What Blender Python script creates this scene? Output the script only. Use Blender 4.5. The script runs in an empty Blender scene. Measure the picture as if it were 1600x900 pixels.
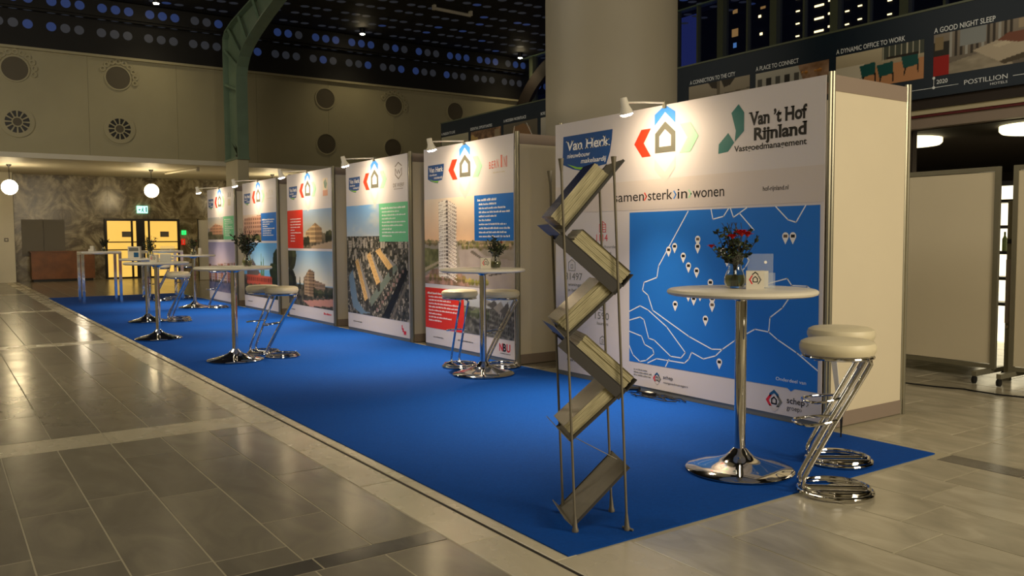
import bpy, bmesh, math, random
import numpy as np
from mathutils import Vector, Matrix
PI = math.pi
sc = bpy.context.scene
COL = sc.collection

# ---------------------------------------------------------------- camera, world, lights, exposure
cam_d = bpy.data.cameras.new('camera'); cam = bpy.data.objects.new('camera', cam_d); COL.objects.link(cam)
R_ = Vector((0.56709595, 0.82362976, -0.00601725)); F_ = Vector((-0.82238885, 0.56580692, -0.05949038)); U_ = Vector((-0.04559345, 0.03868527, 0.99821074))
CP = Vector((3.61913507, -5.15452988, 1.37831174))
m = Matrix((R_, U_, -F_)).transposed().to_4x4(); m.translation = CP
cam.matrix_world = m
cam_d.sensor_width = 36; cam_d.lens = 36 * 1308.6 / 1600; cam_d.clip_start = .05; cam_d.clip_end = 200
sc.camera = cam
w = bpy.data.worlds.new('night_sky'); sc.world = w; w.use_nodes = True
w.node_tree.nodes['Background'].inputs[0].default_value = (.022, .032, .17, 1)
w.node_tree.nodes['Background'].inputs[1].default_value = .45
sc.view_settings.view_transform = 'Standard'; sc.view_settings.look = 'None'
sc.view_settings.gamma = 1; sc.view_settings.use_curve_mapping = False
sc.view_settings.exposure = 0.35

def lamp(name, kind, loc, energy, col, target=None, **kw):
    d = bpy.data.lights.new(name, kind); d.energy = energy; d.color = col
    for k, v in kw.items(): setattr(d, k, v)
    o = bpy.data.objects.new(name, d); COL.objects.link(o); o.location = loc
    if target is not None:
        o.rotation_euler = (Vector(target) - Vector(loc)).to_track_quat('-Z', 'Y').to_euler()
    return o
WARM = (1.0, .79, .56)
# area lights added outside the frame: hall fill, and warm light from the right
lamp('hall_fill_light', 'AREA', (5.5, -5.5, 7.6), 170, (1, .88, .68), (1.8, -2.5, 0), shape='RECTANGLE', size=3, size_y=3)
lamp('hall_fill_light', 'AREA', (-9, -7.2, 7.6), 270, (1, .89, .70), (-10, -4, 0), shape='RECTANGLE', size=8, size_y=2)
lamp('right_side_light', 'AREA', (7.2, .5, 3.6), 290, (1, .85, .62), (0, 1.2, 1.2), shape='RECTANGLE', size=2.5, size_y=2.0)
lamp('far_hall_fill', 'AREA', (-16, -7.6, 5.6), 70, (1, .89, .70), (-23, -3, 3.6), shape='RECTANGLE', size=4, size_y=1.5)

# ---------------------------------------------------------------- helpers
def lin(c):
    if isinstance(c, str):
        c = [int(c[i:i + 2], 16) / 255 for i in (0, 2, 4)]
    return tuple(((x / 12.92) if x <= .04045 else ((x + .055) / 1.055) ** 2.4) for x in c)

def mat(name, col, rough=.5, metal=0., noise=0., nscale=8., bump=0., bscale=40., emit=None, es=0., spec=None, trans=0., coat=0., alpha=None):
    m = bpy.data.materials.new(name); m.use_nodes = True
    nt = m.node_tree; b = nt.nodes['Principled BSDF']; c = lin(col)
    b.inputs['Base Color'].default_value = (*c, 1); b.inputs['Roughness'].default_value = rough; b.inputs['Metallic'].default_value = metal
    if trans: b.inputs['Transmission Weight'].default_value = trans
    if coat: b.inputs['Coat Weight'].default_value = coat
    if spec is not None: b.inputs['Specular IOR Level'].default_value = spec
    if alpha is not None: b.inputs['Alpha'].default_value = alpha
    if noise or bump:
        tc = nt.nodes.new('ShaderNodeTexCoord')
    if noise:
        n = nt.nodes.new('ShaderNodeTexNoise'); n.inputs['Scale'].default_value = nscale; n.inputs['Detail'].default_value = 6
        nt.links.new(tc.outputs['Object'], n.inputs['Vector'])
        r = nt.nodes.new('ShaderNodeMapRange'); r.inputs['To Min'].default_value = 1 - noise; r.inputs['To Max'].default_value = 1 + noise
        r.inputs['From Min'].default_value = .3; r.inputs['From Max'].default_value = .7
        nt.links.new(n.outputs['Fac'], r.inputs['Value'])
        v = nt.nodes.new('ShaderNodeVectorMath'); v.operation = 'SCALE'; v.inputs[0].default_value = c
        nt.links.new(r.outputs[0], v.inputs['Scale']); nt.links.new(v.outputs[0], b.inputs['Base Color'])
    if bump:
        n2 = nt.nodes.new('ShaderNodeTexNoise'); n2.inputs['Scale'].default_value = bscale; n2.inputs['Detail'].default_value = 4
        nt.links.new(tc.outputs['Object'], n2.inputs['Vector'])
        bp = nt.nodes.new('ShaderNodeBump'); bp.inputs['Strength'].default_value = bump; bp.inputs['Distance'].default_value = .01
        nt.links.new(n2.outputs['Fac'], bp.inputs['Height']); nt.links.new(bp.outputs[0], b.inputs['Normal'])
    if emit is not None:
        b.inputs['Emission Color'].default_value = (*lin(emit), 1); b.inputs['Emission Strength'].default_value = es
    return m

def stone(name, dark, mid, light, vein=.5, rough=.2):
    m = bpy.data.materials.new(name); m.use_nodes = True; nt = m.node_tree; N = nt.nodes.new; L = nt.links.new
    b = nt.nodes['Principled BSDF']
    oi = N('ShaderNodeObjectInfo'); ge = N('ShaderNodeNewGeometry'); ad = N('ShaderNodeMath'); ad.operation = 'ADD'
    L(oi.outputs['Random'], ad.inputs[0]); L(ge.outputs['Random Per Island'], ad.inputs[1])
    fr = N('ShaderNodeMath'); fr.operation = 'FRACT'; L(ad.outputs[0], fr.inputs[0])
    tc = N('ShaderNodeNewGeometry'); off = N('ShaderNodeVectorMath'); off.operation = 'SCALE'; off.inputs[0].default_value = (13, 7, 31)
    L(fr.outputs[0], off.inputs['Scale'])
    va = N('ShaderNodeVectorMath'); va.operation = 'ADD'; L(tc.outputs['Position'], va.inputs[0]); L(off.outputs[0], va.inputs[1])
    mp = N('ShaderNodeMapping'); mp.inputs['Scale'].default_value = (1.6, 3.6, 1); mp.inputs['Rotation'].default_value = (0, 0, .5); L(va.outputs[0], mp.inputs[0])
    n = N('ShaderNodeTexNoise'); n.inputs['Scale'].default_value = 1.3; n.inputs['Detail'].default_value = 8; n.inputs['Distortion'].default_value = 1.2; L(mp.outputs[0], n.inputs['Vector'])
    mx = N('ShaderNodeMath'); mx.operation = 'MULTIPLY_ADD'; mx.inputs[1].default_value = 1 - vein; L(fr.outputs[0], mx.inputs[0])
    m2 = N('ShaderNodeMath'); m2.operation = 'MULTIPLY'; m2.inputs[1].default_value = vein; L(n.outputs['Fac'], m2.inputs[0]); L(m2.outputs[0], mx.inputs[2])
    cr = N('ShaderNodeValToRGB'); e = cr.color_ramp.elements
    e[0].position = .12; e[0].color = (*lin(dark), 1); e[1].position = .85; e[1].color = (*lin(light), 1)
    k = e.new(.5); k.color = (*lin(mid), 1)
    L(mx.outputs[0], cr.inputs[0]); L(cr.outputs[0], b.inputs['Base Color'])
    n2 = N('ShaderNodeTexNoise'); n2.inputs['Scale'].default_value = 3.; n2.inputs['Detail'].default_value = 3; L(tc.outputs['Position'], n2.inputs['Vector'])
    rr = N('ShaderNodeMapRange'); rr.inputs['To Min'].default_value = rough * .75; rr.inputs['To Max'].default_value = rough * 1.35; L(n2.outputs['Fac'], rr.inputs['Value']); L(rr.outputs[0], b.inputs['Roughness'])
    bp = N('ShaderNodeBump'); bp.inputs['Strength'].default_value = .12; bp.inputs['Distance'].default_value = .02; L(n2.outputs['Fac'], bp.inputs['Height']); L(bp.outputs[0], b.inputs['Normal'])
    return m

M = {}
M['tile'] = stone('grey_marble_tile', '666156', '7a7466', '928b78', .7, .2)
M['tile_pale'] = stone('pale_veined_marble_tile', '7c7664', 'a29b86', 'c6bea8', .85, .22)
M['tile_dark'] = stone('dark_marble_tile', '3c3a36', '55524b', '78746a', .8, .2)
M['tile_light'] = stone('cream_marble_tile', 'aca48c', 'bfb69d', 'cdc4a9', .6, .26)
M['joint'] = mat('joint_mortar', 'a39b82', .6)
M['groove'] = mat('dark_groove', '1c1712', .6)
M['plaster'] = mat('cream_plaster', 'bdb496', .65, noise=.04, nscale=1.5)
M['plaster_dim'] = mat('olive_cream_panel', 'a9a180', .6, noise=.05, nscale=.8)
M['white'] = mat('white_paint', 'd8d2c0', .55, noise=.03, nscale=2)
M['column'] = mat('column_plaster', '989282', .55, noise=.04, nscale=1.2)
M['green'] = mat('green_steel', '6f8570', .4, noise=.08, nscale=3)
M['black'] = mat('black_metal', '0c0b0a', .4)
M['ceil'] = mat('dark_ceiling_panel', '0e0c0a', .7, noise=.2, nscale=2)
M['carpet'] = mat('blue_carpet', '05469a', .9, noise=.10, nscale=60, bump=.35, bscale=700, spec=.15)
M['print'] = mat('white_print', 'd6cfcd', .55, spec=.3)
M['beigeprint'] = mat('mauve_print', 'c9bcb8', .55, spec=.3)
M['alu'] = mat('aluminium_profile', '8f8b78', .35, metal=.55, noise=.05, nscale=5)
M['band'] = mat('taupe_fascia', '8c7d70', .5)
M['cream'] = mat('cream_panel', 'd8cdb2', .5, noise=.015, nscale=2)
M['chrome'] = mat('chrome', 'd8d6d2', .07, metal=1)
M['tabletop'] = mat('cream_laminate', 'ddd6c3', .35, noise=.02)
M['leather'] = mat('cream_leatherette', 'd9cfae', .45, bump=.1, bscale=250)
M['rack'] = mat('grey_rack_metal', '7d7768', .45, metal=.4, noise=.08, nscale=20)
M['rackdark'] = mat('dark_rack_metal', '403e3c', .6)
M['paper'] = mat('paper_white', 'd9d3c4', .6)
M['glassy'] = mat('clear_glass', 'eef2ea', .03, trans=1.)
M['acrylic'] = mat('clear_acrylic', 'dfe8ee', .05, spec=.8, alpha=.14)
M['water'] = mat('vase_water', '9a9a60', .05, trans=.8)
M['leaf'] = mat('dark_leaf', '26331b', .55, noise=.4, nscale=30)
M['leaf2'] = mat('olive_leaf', '5b6a2c', .55, noise=.3, nscale=30)
M['stem'] = mat('brown_stem', '2b2418', .7)
M['bloom'] = mat('red_petal', 'c01818', .6, noise=.2, nscale=40)
M['bloomd'] = mat('dark_red_petal', '5a1016', .6, noise=.2, nscale=40)
M['wood'] = mat('brown_wood', '7a4a24', .35, noise=.25, nscale=3)
M['greyboard'] = mat('grey_board', '6b665c', .5)
M['navy'] = mat('navy_banner', '081e30', .5)
M['lamp_on'] = mat('lit_lens', 'ffffff', .3, emit='ffe3b0', es=130)
M['globe'] = mat('opal_globe', 'ffffff', .3, emit='ffe6b4', es=20)
M['downl'] = mat('ceiling_spot_lens', 'ffffff', .3, emit='ffe9b8', es=70)
M['disc'] = mat('round_lamp_lens', 'ffffff', .3, emit='fff0b8', es=2.2)
M['doorlit'] = mat('lit_yellow_glass', 'f0d488', .25, emit='ffcb5c', es=.6, coat=.6)
M['hole'] = mat('skylight_hole', '45464c', .5, emit='8a93a8', es=.035)
M['holeb'] = mat('blue_skylight_hole', '283c78', .5, emit='5a7ad0', es=.085)
M['lens_white'] = mat('lamp_housing', 'e6e0d0', .35)
M['rubber'] = mat('black_rubber', '0a0a0a', .6)
M['pane'] = mat('window_pane', '20262c', .05, spec=.6, alpha=.18)
M['room'] = mat('dark_room', '2a211b', .7)
M['facade'] = mat('night_facade', '0c0c0c', .8)
for k, c in dict(red='e23a1c', blue='3f86d8', green='9fd8ac', ggrey='5d5c50', lgrey='d3c8c0', dblue='1c4d8c', lime='8cc63e', white='f4f1ec', text='1e1a18', teal='1f6e68', mapb='2274cf', redbox='dc3222', greenbox='6fc08e', bluebox='1f6fc4',
                 mred='d8303c', tgrey='77776e', dbb='215a86', bern='d8604a', brown='6b5a48', pale='e3cfb0', cream2='cbbda2', outl='e9eff5', black='151515', dgreen='2c6b50', pinkp='e0a080').items():
    M['p_' + k] = mat('ink_' + k, c, .5, spec=.3)

class MB:
    def __init__(s): s.v = []; s.f = []
    def add(s, vs, fs):
        n = len(s.v); s.v += [tuple(v) for v in vs]; s.f += [tuple(i + n for i in f) for f in fs]; return s
    def box(s, x0, x1, y0, y1, z0, z1):
        return s.add([(x0, y0, z0), (x1, y0, z0), (x1, y1, z0), (x0, y1, z0), (x0, y0, z1), (x1, y0, z1), (x1, y1, z1), (x0, y1, z1)],
                     [(0, 3, 2, 1), (4, 5, 6, 7), (0, 1, 5, 4), (1, 2, 6, 5), (2, 3, 7, 6), (3, 0, 4, 7)])
    def tube(s, pts, r, n=8, closed=False, cap=True):
        P = [Vector(p) for p in pts]; k = len(P); rs = r if isinstance(r, (list, tuple)) else [r] * k
        vs = []; up = None
        for i in range(k):
            if closed: t = (P[(i + 1) % k] - P[i - 1])
            else: t = (P[min(i + 1, k - 1)] - P[max(i - 1, 0)])
            t.normalize()
            if up is None: up = Vector((0, 0, 1)) if abs(t.z) < .9 else Vector((1, 0, 0))
            a = t.cross(up).normalized(); b = a.cross(t).normalized(); up = b
            for j in range(n):
                q = 2 * PI * j / n; vs.append(P[i] + (a * math.cos(q) + b * math.sin(q)) * rs[i])
        fs = []
        for i in range(k if closed else k - 1):
            i2 = (i + 1) % k
            for j in range(n): fs.append((i * n + j, i * n + (j + 1) % n, i2 * n + (j + 1) % n, i2 * n + j))
        if not closed and cap:
            fs.append(tuple(range(n))[::-1]); fs.append(tuple((k - 1) * n + j for j in range(n)))
        return s.add(vs, fs)
    def lathe(s, prof, n=24, c=(0, 0, 0), ax='z'):
        vs = []; fs = []
        for (r, z) in prof:
            for j in range(n):
                q = 2 * PI * j / n; p = (r * math.cos(q), r * math.sin(q), z)
                if ax == 'x': p = (z, p[0], p[1])
                if ax == 'y': p = (p[0], z, p[1])
                vs.append((p[0] + c[0], p[1] + c[1], p[2] + c[2]))
        for i in range(len(prof) - 1):
            for j in range(n): fs.append((i * n + j, i * n + (j + 1) % n, (i + 1) * n + (j + 1) % n, (i + 1) * n + j))
        if prof[0][0] > 1e-4: fs.append(tuple(range(n))[::-1])
        if prof[-1][0] > 1e-4: fs.append(tuple((len(prof) - 1) * n + j for j in range(n)))
        return s.add(vs, fs)
    def flat(s, pts, y):                                  # polygon in the x-z plane facing -y
        a = sum(pts[i][0] * pts[(i + 1) % len(pts)][1] - pts[(i + 1) % len(pts)][0] * pts[i][1] for i in range(len(pts)))
        if a < 0: pts = pts[::-1]
        return s.add([(x, y, z) for x, z in pts], [tuple(range(len(pts)))])
    def rect(s, x0, x1, z0, z1, y): return s.flat([(x0, z0), (x1, z0), (x1, z1), (x0, z1)], y)
    def line(s, pts, wd, y):
        for (a, b), (c, d) in zip(pts[:-1], pts[1:]):
            dx, dz = c - a, d - b; l = math.hypot(dx, dz) or 1; nx, nz = -dz / l * wd / 2, dx / l * wd / 2; ex, ez = dx / l * wd * .4, dz / l * wd * .4
            s.flat([(a - nx - ex, b - nz - ez), (c - nx + ex, d - nz + ez), (c + nx + ex, d + nz + ez), (a + nx - ex, b + nz - ez)], y)
        return s
    def build(s, name, material, parent=None, smooth=False, label=None, kind=None):
        me = bpy.data.meshes.new(name); me.from_pydata(s.v, [], s.f); me.update()
        me.materials.append(M[material] if isinstance(material, str) else material)
        if smooth:
            for p in me.polygons: p.use_smooth = True
            me.set_sharp_from_angle(angle=math.radians(40))
        return link(name, me, parent, label, kind)
def link(name, me, parent=None, label=None, kind=None):
    o = bpy.data.objects.new(name, me); COL.objects.link(o)
    if parent: o.parent = parent
    if label: o['label'] = label
    if kind: o['kind'] = kind
    return o
def thing(name, label, cat, loc=(0, 0, 0), rz=0, group=None):
    o = bpy.data.objects.new(name, None); COL.objects.link(o); o.location = loc; o.rotation_euler = (0, 0, rz)
    o.empty_display_size = .1
    return tag(o, label, cat, group)
def tag(o, label, cat, group=None):
    o['label'] = label; o['category'] = cat
    if group: o['group'] = group
    return o
def struct(o): o['kind'] = 'structure'; return o
def dup(root, loc, rz, label):
    r = root.copy(); COL.objects.link(r); r.location = loc; r.rotation_euler = (0, 0, rz); r['label'] = label
    for ch in [c for c in bpy.data.objects if c.parent == root]:
        c = ch.copy(); COL.objects.link(c); c.parent = r
        for g in [c2 for c2 in bpy.data.objects if c2.parent == ch]:
            d = g.copy(); COL.objects.link(d); d.parent = c
    return r

def textmesh(s, bold=0., shear=0.):
    cu = bpy.data.curves.new('lettering', 'FONT'); cu.body = s; cu.size = 1; cu.offset = bold; cu.shear = shear; cu.resolution_u = 3
    o = bpy.data.objects.new('lettering', cu); COL.objects.link(o)
    bpy.context.view_layer.update()
    me = bpy.data.meshes.new_from_object(o.evaluated_get(bpy.context.evaluated_depsgraph_get()))
    v = [tuple(a.co[:2]) for a in me.vertices]; f = [tuple(p.vertices) for p in me.polygons]
    bpy.data.objects.remove(o); bpy.data.curves.remove(cu); bpy.data.meshes.remove(me)
    return v, f
_tc = {}
def serifs(v, f, wd=.075, th=.075):
    e = {}
    for p in f:
        for i in range(len(p)): k = (p[i], p[(i + 1) % len(p)]); k = (min(k), max(k)); e[k] = e.get(k, 0) + 1
    vs = list(v); fs = list(f); base = {}
    H = max(p[1] for p in v)
    for (a, b), n in e.items():
        (xa, ya), (xb, yb) = v[a], v[b]; l = abs(xa - xb)
        if n == 1 and abs(ya - yb) < .006 and .05 < l < .21:
            lo = abs(ya) < .03; hi = ya > .45
            if not (lo or hi): continue
            x0, x1 = min(xa, xb) - wd, max(xa, xb) + (wd if lo else wd * .3); k = len(vs); y0, y1 = (ya, ya + th) if lo else (ya - th, ya)
            vs += [(x0, y0), (x1, y0), (x1, y1), (x0, y1)]; fs.append((k, k + 1, k + 2, k + 3))
    return vs, fs
def text(mb, s, x0, x1, z, h, y, bold=0., shear=0., slope=0., serif=False):
    """letters whose capitals stand h high on baseline z, spread from x0 to x1 on a plane facing -y"""
    k = (s, bold, shear, serif)
    if k not in _tc:
        v, f = textmesh(s, bold, 0. if serif else shear)
        if serif: v, f = serifs(v, f); v = [(p[0] + shear * p[1], p[1]) for p in v]
        _tc[k] = (v, f)
    v, f = _tc[k]; a = min(p[0] for p in v); b = max(p[0] for p in v)
    kx = (x1 - x0) / (b - a); kz = h / .70
    mb.add([(x0 + (p[0] - a) * kx, y, z + p[1] * kz + slope * (p[0] - a) * kx) for p in v], f)
    return mb
def dashes(mb, x0, x1, z, h, y, rnd):
    x = x0
    while x < x1 - .01:
        l = min(rnd.uniform(1.5, 7) * h * .8, x1 - x); n = max(1, int(l / (h * .62)))
        for k in range(n):
            a = x + l * k / n; top = h if rnd.random() < .4 else h * .72
            mb.rect(a, a + l / n * .74, z, z + top, y)
        x += l + h * .45
    return mb

# ---------------------------------------------------------------- painted photographs (vertex colours on a grid mesh)
class Pic:
    def __init__(s, wd, ht, col, seed=1):
        s.w, s.h = wd, ht; s.a = np.zeros((ht, wd, 3)); s.a[:] = [int(col[i:i + 2], 16) / 255 for i in (0, 2, 4)]
        s.rg = np.random.default_rng(seed); s.Y, s.X = np.mgrid[0:ht, 0:wd]; s.X = (s.X + .5) / wd; s.Y = (s.Y + .5) / ht
    def c(s, col): return np.array([int(col[i:i + 2], 16) / 255 for i in (0, 2, 4)])
    def noise(s, nx, ny, oct=3):
        o = np.zeros((s.h, s.w)); amp = 1; t = 0
        for k in range(oct):
            g = s.rg.random((ny + 2, nx + 2)); gx = s.X * nx; gy = s.Y * ny; ix = gx.astype(int); iy = gy.astype(int); fx = gx - ix; fy = gy - iy
            o += amp * (g[iy, ix] * (1 - fx) * (1 - fy) + g[iy, ix + 1] * fx * (1 - fy) + g[iy + 1, ix] * (1 - fx) * fy + g[iy + 1, ix + 1] * fx * fy)
            t += amp; amp *= .6; nx = min(nx * 2, s.w); ny = min(ny * 2, s.h)
        return o / t
    def grad(s, y0, y1, c0, c1):
        m = (s.Y >= y0) & (s.Y < y1); t = ((s.Y - y0) / (y1 - y0))[..., None]; v = s.c(c0) * (1 - t) + s.c(c1) * t; s.a[m] = v[m]; return s
    def mask(s, pts):
        m = np.zeros((s.h, s.w), bool); n = len(pts)
        for i in range(n):
            x0, y0 = pts[i]; x1, y1 = pts[(i + 1) % n]
            if y0 == y1: continue
            m ^= ((s.Y < y0) != (s.Y < y1)) & (s.X < x0 + (s.Y - y0) * (x1 - x0) / (y1 - y0))
        return m
    def poly(s, pts, col, al=1): m = s.mask(pts); s.a[m] = s.a[m] * (1 - al) + s.c(col) * al; return m
    def rect(s, x0, y0, x1, y1, col, al=1): return s.poly([(x0, y0), (x1, y0), (x1, y1), (x0, y1)], col, al)
    def mottle(s, m, c0, c1, nx=30, ny=30, th=None):
        n = s.noise(nx, ny); n = np.clip((n - .25) / .5, 0, 1)
        if th is not None: n = (n > th) * 1.
        n = n[..., None]; v = s.c(c0) * (1 - n) + s.c(c1) * n; s.a[m] = v[m]; return s
    def windows(s, m, nx, ny, col, x0=0, x1=1, y0=0, y1=1, al=.8, sl=0.):
        u = ((s.X - x0) / (x1 - x0)) * nx; v = ((s.Y + sl * (s.X - x0) - y0) / (y1 - y0)) * ny
        k = m & ((u % 1) > .35) & ((v % 1) > .4); s.a[k] = s.a[k] * (1 - al) + s.c(col) * al
    def trees(s, x0, x1, y, r, n, c0, c1):
        for i in range(n):
            cx = x0 + (x1 - x0) * s.rg.random(); rr = r * s.rg.uniform(.6, 1.2)
            m = ((s.X - cx) ** 2 * (s.w / s.h) ** 2 + (s.Y - y - rr * s.rg.uniform(-.4, .4)) ** 2) < rr * rr
            t = s.rg.random(); s.a[m] = s.c(c0) * t + s.c(c1) * (1 - t)
            m2 = m & (s.Y > y); s.a[m2] *= .75
    def put(s, x0, x1, z0, z1, y, parent, label):
        h, w = s.h, s.w
        xs = np.linspace(x0, x1, w + 1); zs = np.linspace(z1, z0, h + 1)
        gx, gz = np.meshgrid(xs, zs); co = np.stack([gx, np.full_like(gx, y), gz], -1).reshape(-1, 3)
        i = np.arange(h)[:, None] * (w + 1) + np.arange(w)[None]; q = np.stack([i + w + 1, i + w + 2, i + 1, i], -1).reshape(-1, 4)
        me = bpy.data.meshes.new('printed_photo'); me.vertices.add(len(co)); me.vertices.foreach_set('co', co.ravel())
        me.loops.add(q.size); me.loops.foreach_set('vertex_index', q.ravel().astype(np.int32))
        me.polygons.add(len(q)); me.polygons.foreach_set('loop_start', np.arange(0, q.size, 4, dtype=np.int32))
        me.update(calc_edges=True)
        a = np.clip(s.a, 0, 1); a = np.where(a <= .04045, a / 12.92, ((a + .055) / 1.055) ** 2.4)
        p = np.pad(a, ((0, 1), (0, 1), (0, 0)), 'edge'); c4 = np.concatenate([p.reshape(-1, 3), np.ones((p.shape[0] * p.shape[1], 1))], 1).astype(np.float32)
        at = me.color_attributes.new('Col', 'FLOAT_COLOR', 'POINT'); at.data.foreach_set('color', c4.ravel())
        me.materials.append(M['photo']); return link('printed_photo', me, parent, label)
pm = mat('photo_ink', '808080', .5, spec=.3); M['photo'] = pm
va = pm.node_tree.nodes.new('ShaderNodeVertexColor'); va.layer_name = 'Col'
pm.node_tree.links.new(va.outputs[0], pm.node_tree.nodes['Principled BSDF'].inputs['Base Color'])

# ---------------------------------------------------------------- floor
rnd = random.Random(4)
floor = struct(MB().box(-31, 9, -9, 14.2, -.12, -.0018).build('floor', 'joint'))
_ms = {}
stuff = {k: MB() for k in ('tile', 'tile_dark', 'tile_light', 'tile_pale')}
def lay(x0, x1, y0, y1, mt, out):
    g = .0035; out.append((x0 + g, x1 - g, y0 + g, y1 - g, mt))
def strips(x0, x1, y0, y1, wd, l0, l1, mt, out):
    n = max(1, round((y1 - y0) / wd)); wd = (y1 - y0) / n
    for i in range(n):
        x = x0 - rnd.uniform(0, l0)
        while x < x1:
            l = rnd.uniform(l0, l1); a, b = max(x, x0), min(x + l, x1)
            if b - a > .12: lay(a, b, y0 + i * wd, y0 + (i + 1) * wd, mt, out)
            elif b > a: 
                if out: o = out[-1]; out[-1] = (o[0], b, o[2], o[3], o[4])
            x += l
tiles = []
xb = [-21.5, -21.1, -15.3, -14.9, -9.12, -8.74, -2.95, -2.56, .2, .34, 3.3]
ys0 = -8.2 + .0
for a, b in ((-29.2, -21.5), (-21.1, -15.3), (-14.9, -9.12), (-8.74, -2.95), (-2.56, .2), (.34, 3.3)):
    strips(a, b, -8.06, -3.26, .32, .75, 1.5, 'tile', tiles)
for a, b in ((-21.5, -21.1), (-15.3, -14.9), (-9.12, -8.74), (-2.95, -2.56)):
    y = -8.06
    while y < -3.3: lay(a, b, y, min(y + .96, -3.26), 'tile_light', tiles); y += .96
y = -8.06
while y < -3.3: lay(.2, .34, y, min(y + .6, -3.26), 'tile_dark', tiles); y += .6
strips(-29.2, 3.4, -3.26, -3.04, .22, .8, 1.1, 'tile_light', tiles)
strips(-29.2, .84, -3.02, -2.9, .12, .8, 1.1, 'tile_light', tiles)
strips(.84, 3.6, -3.02, -2.6, .42, .8, 1.1, 'tile_light', tiles)
strips(.86, 4.6, -2.6, -.12, .42, .6, 1.15, 'tile_pale', tiles)
strips(.9, 4.6, -.12, .07, .19, .7, 1.1, 'tile_dark', tiles)
strips(0.1, .88, .07, 1.1, .5, .4, .8, 'tile_pale', tiles)
strips(.88, 4.6, .07, 1.1, .5, .6, 1.15, 'tile_pale', tiles)
strips(-3.4, 4.6, 1.1, 13.5, .55, .7, 1.2, 'tile_pale', tiles)
strips(-29.2, -19.3, -2.9, 13.5, .5, .8, 1.2, 'tile', tiles)
strips(-19.3, -3.4, .05, 4.0, .8, .8, 1.2, 'tile', tiles)
for a in (-21.5,):
    pass
def vis(t):
    c = Vector(((t[0] + t[1]) / 2, (t[2] + t[3]) / 2, 0)) - CP; z = c.dot(F_)
    if z < .5: return 0
    u = c.dot(R_) / z; v = c.dot(U_) / z; a = (t[1] - t[0]) * (t[3] - t[2])
    inside = abs(u) < .66 and -.40 < v
    return (a / z ** 3) * (1 if inside else .001)
tiles.sort(key=vis, reverse=True)
for i, (a, b, c, d, mt) in enumerate(tiles):
    if i < 300:
        w_, h_ = b - a, d - c; k = (round(w_, 2), round(h_, 2), mt)
        if k not in _ms:
            me = bpy.data.meshes.new('marble_tile'); mb = MB(); e_ = .002; W2, H2 = w_ / 2, h_ / 2
            vs = [(sx * W2, sy * H2, -.03) for sx, sy in ((-1, -1), (1, -1), (1, 1), (-1, 1))] + [(sx * W2, sy * H2, -e_) for sx, sy in ((-1, -1), (1, -1), (1, 1), (-1, 1))] + [(sx * (W2 - e_), sy * (H2 - e_), 0) for sx, sy in ((-1, -1), (1, -1), (1, 1), (-1, 1))]
            fs = [(8, 9, 10, 11)] + [(j, (j + 1) % 4, 4 + (j + 1) % 4, 4 + j) for j in range(4)] + [(4 + j, 4 + (j + 1) % 4, 8 + (j + 1) % 4, 8 + j) for j in range(4)]
            me.from_pydata(vs, [], fs); me.materials.append(M[mt]); _ms[k] = me
        o = link('marble_tile', _ms[k], floor); o.location = ((a + b) / 2, (c + d) / 2, rnd.uniform(-.0006, .0006))
    else: stuff[mt].box(a, b, c, d, -.03, -.0003)
for k, mb in stuff.items():
    if mb.v: mb.build('distant_marble_tiles', k, floor, kind='stuff')
MB().box(-29.2, 3.6, -3.038, -3.022, -.05, -.001).build('floor_groove', 'groove', floor)
carp = MB()
nx = 60
carp.box(-19.25, .83, -2.95, 0, -.002, .006)
carp = tag(carp.build('carpet', 'carpet'), 'long bright blue exhibition carpet laid in front of the booth row', 'carpet')

# ---------------------------------------------------------------- room shell
def marble_mat():
    m = bpy.data.materials.new('brown_bookmatched_marble'); m.use_nodes = True; nt = m.node_tree; N = nt.nodes.new; L = nt.links.new
    b = nt.nodes['Principled BSDF']; g = N('ShaderNodeNewGeometry'); s = N('ShaderNodeSeparateXYZ'); L(g.outputs['Position'], s.inputs[0])
    pp = N('ShaderNodeMath'); pp.operation = 'PINGPONG'; pp.inputs[1].default_value = 1.45; L(s.outputs['Y'], pp.inputs[0])
    c = N('ShaderNodeCombineXYZ'); L(pp.outputs[0], c.inputs['Y']); L(s.outputs['Z'], c.inputs['Z'])
    oi = N('ShaderNodeObjectInfo')
    n = N('ShaderNodeTexNoise'); n.inputs['Scale'].default_value = 1.15; n.inputs['Detail'].default_value = 7; n.inputs['Roughness'].default_value = .62; n.inputs['Distortion'].default_value = 2.6
    L(c.outputs[0], n.inputs['Vector'])
    cr = N('ShaderNodeValToRGB'); e = cr.color_ramp.elements; e[0].position = .38; e[0].color = (*lin('5a503c'), 1); e[1].position = .72; e[1].color = (*lin('c2b798'), 1)
    k = e.new(.5); k.color = (*lin('81765c'), 1); k = e.new(.58); k.color = (*lin('a49a7e'), 1)
    L(n.outputs['Fac'], cr.inputs[0]); L(cr.outputs[0], b.inputs['Base Color']); b.inputs['Roughness'].default_value = .22
    return m
M['marble'] = marble_mat()
wf = struct(MB().box(-29.6, -29.44, -9, 14.2, -.02, 3.66).build('wall_far', 'groove'))
y = -2.9
while y < 14:
    for z0, z1 in ((0, 1.22), (1.22, 2.44), (2.44, 3.66)):
        o = MB().box(-.04, 0, .003, 1.447, z0 + .003, z1 - .003).build('marble_slab', 'marble', wf); o.location = (-29.4, y, 0)
    y += 1.45
ww = struct(MB().box(-29.39, -28.8, -9, -2.95, 0, 3.66).build('wall_left', 'white'))
struct(MB().box(-31, -23, -9, 14.2, 3.66, 3.8).build('ceiling_soffit', 'white'))
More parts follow.
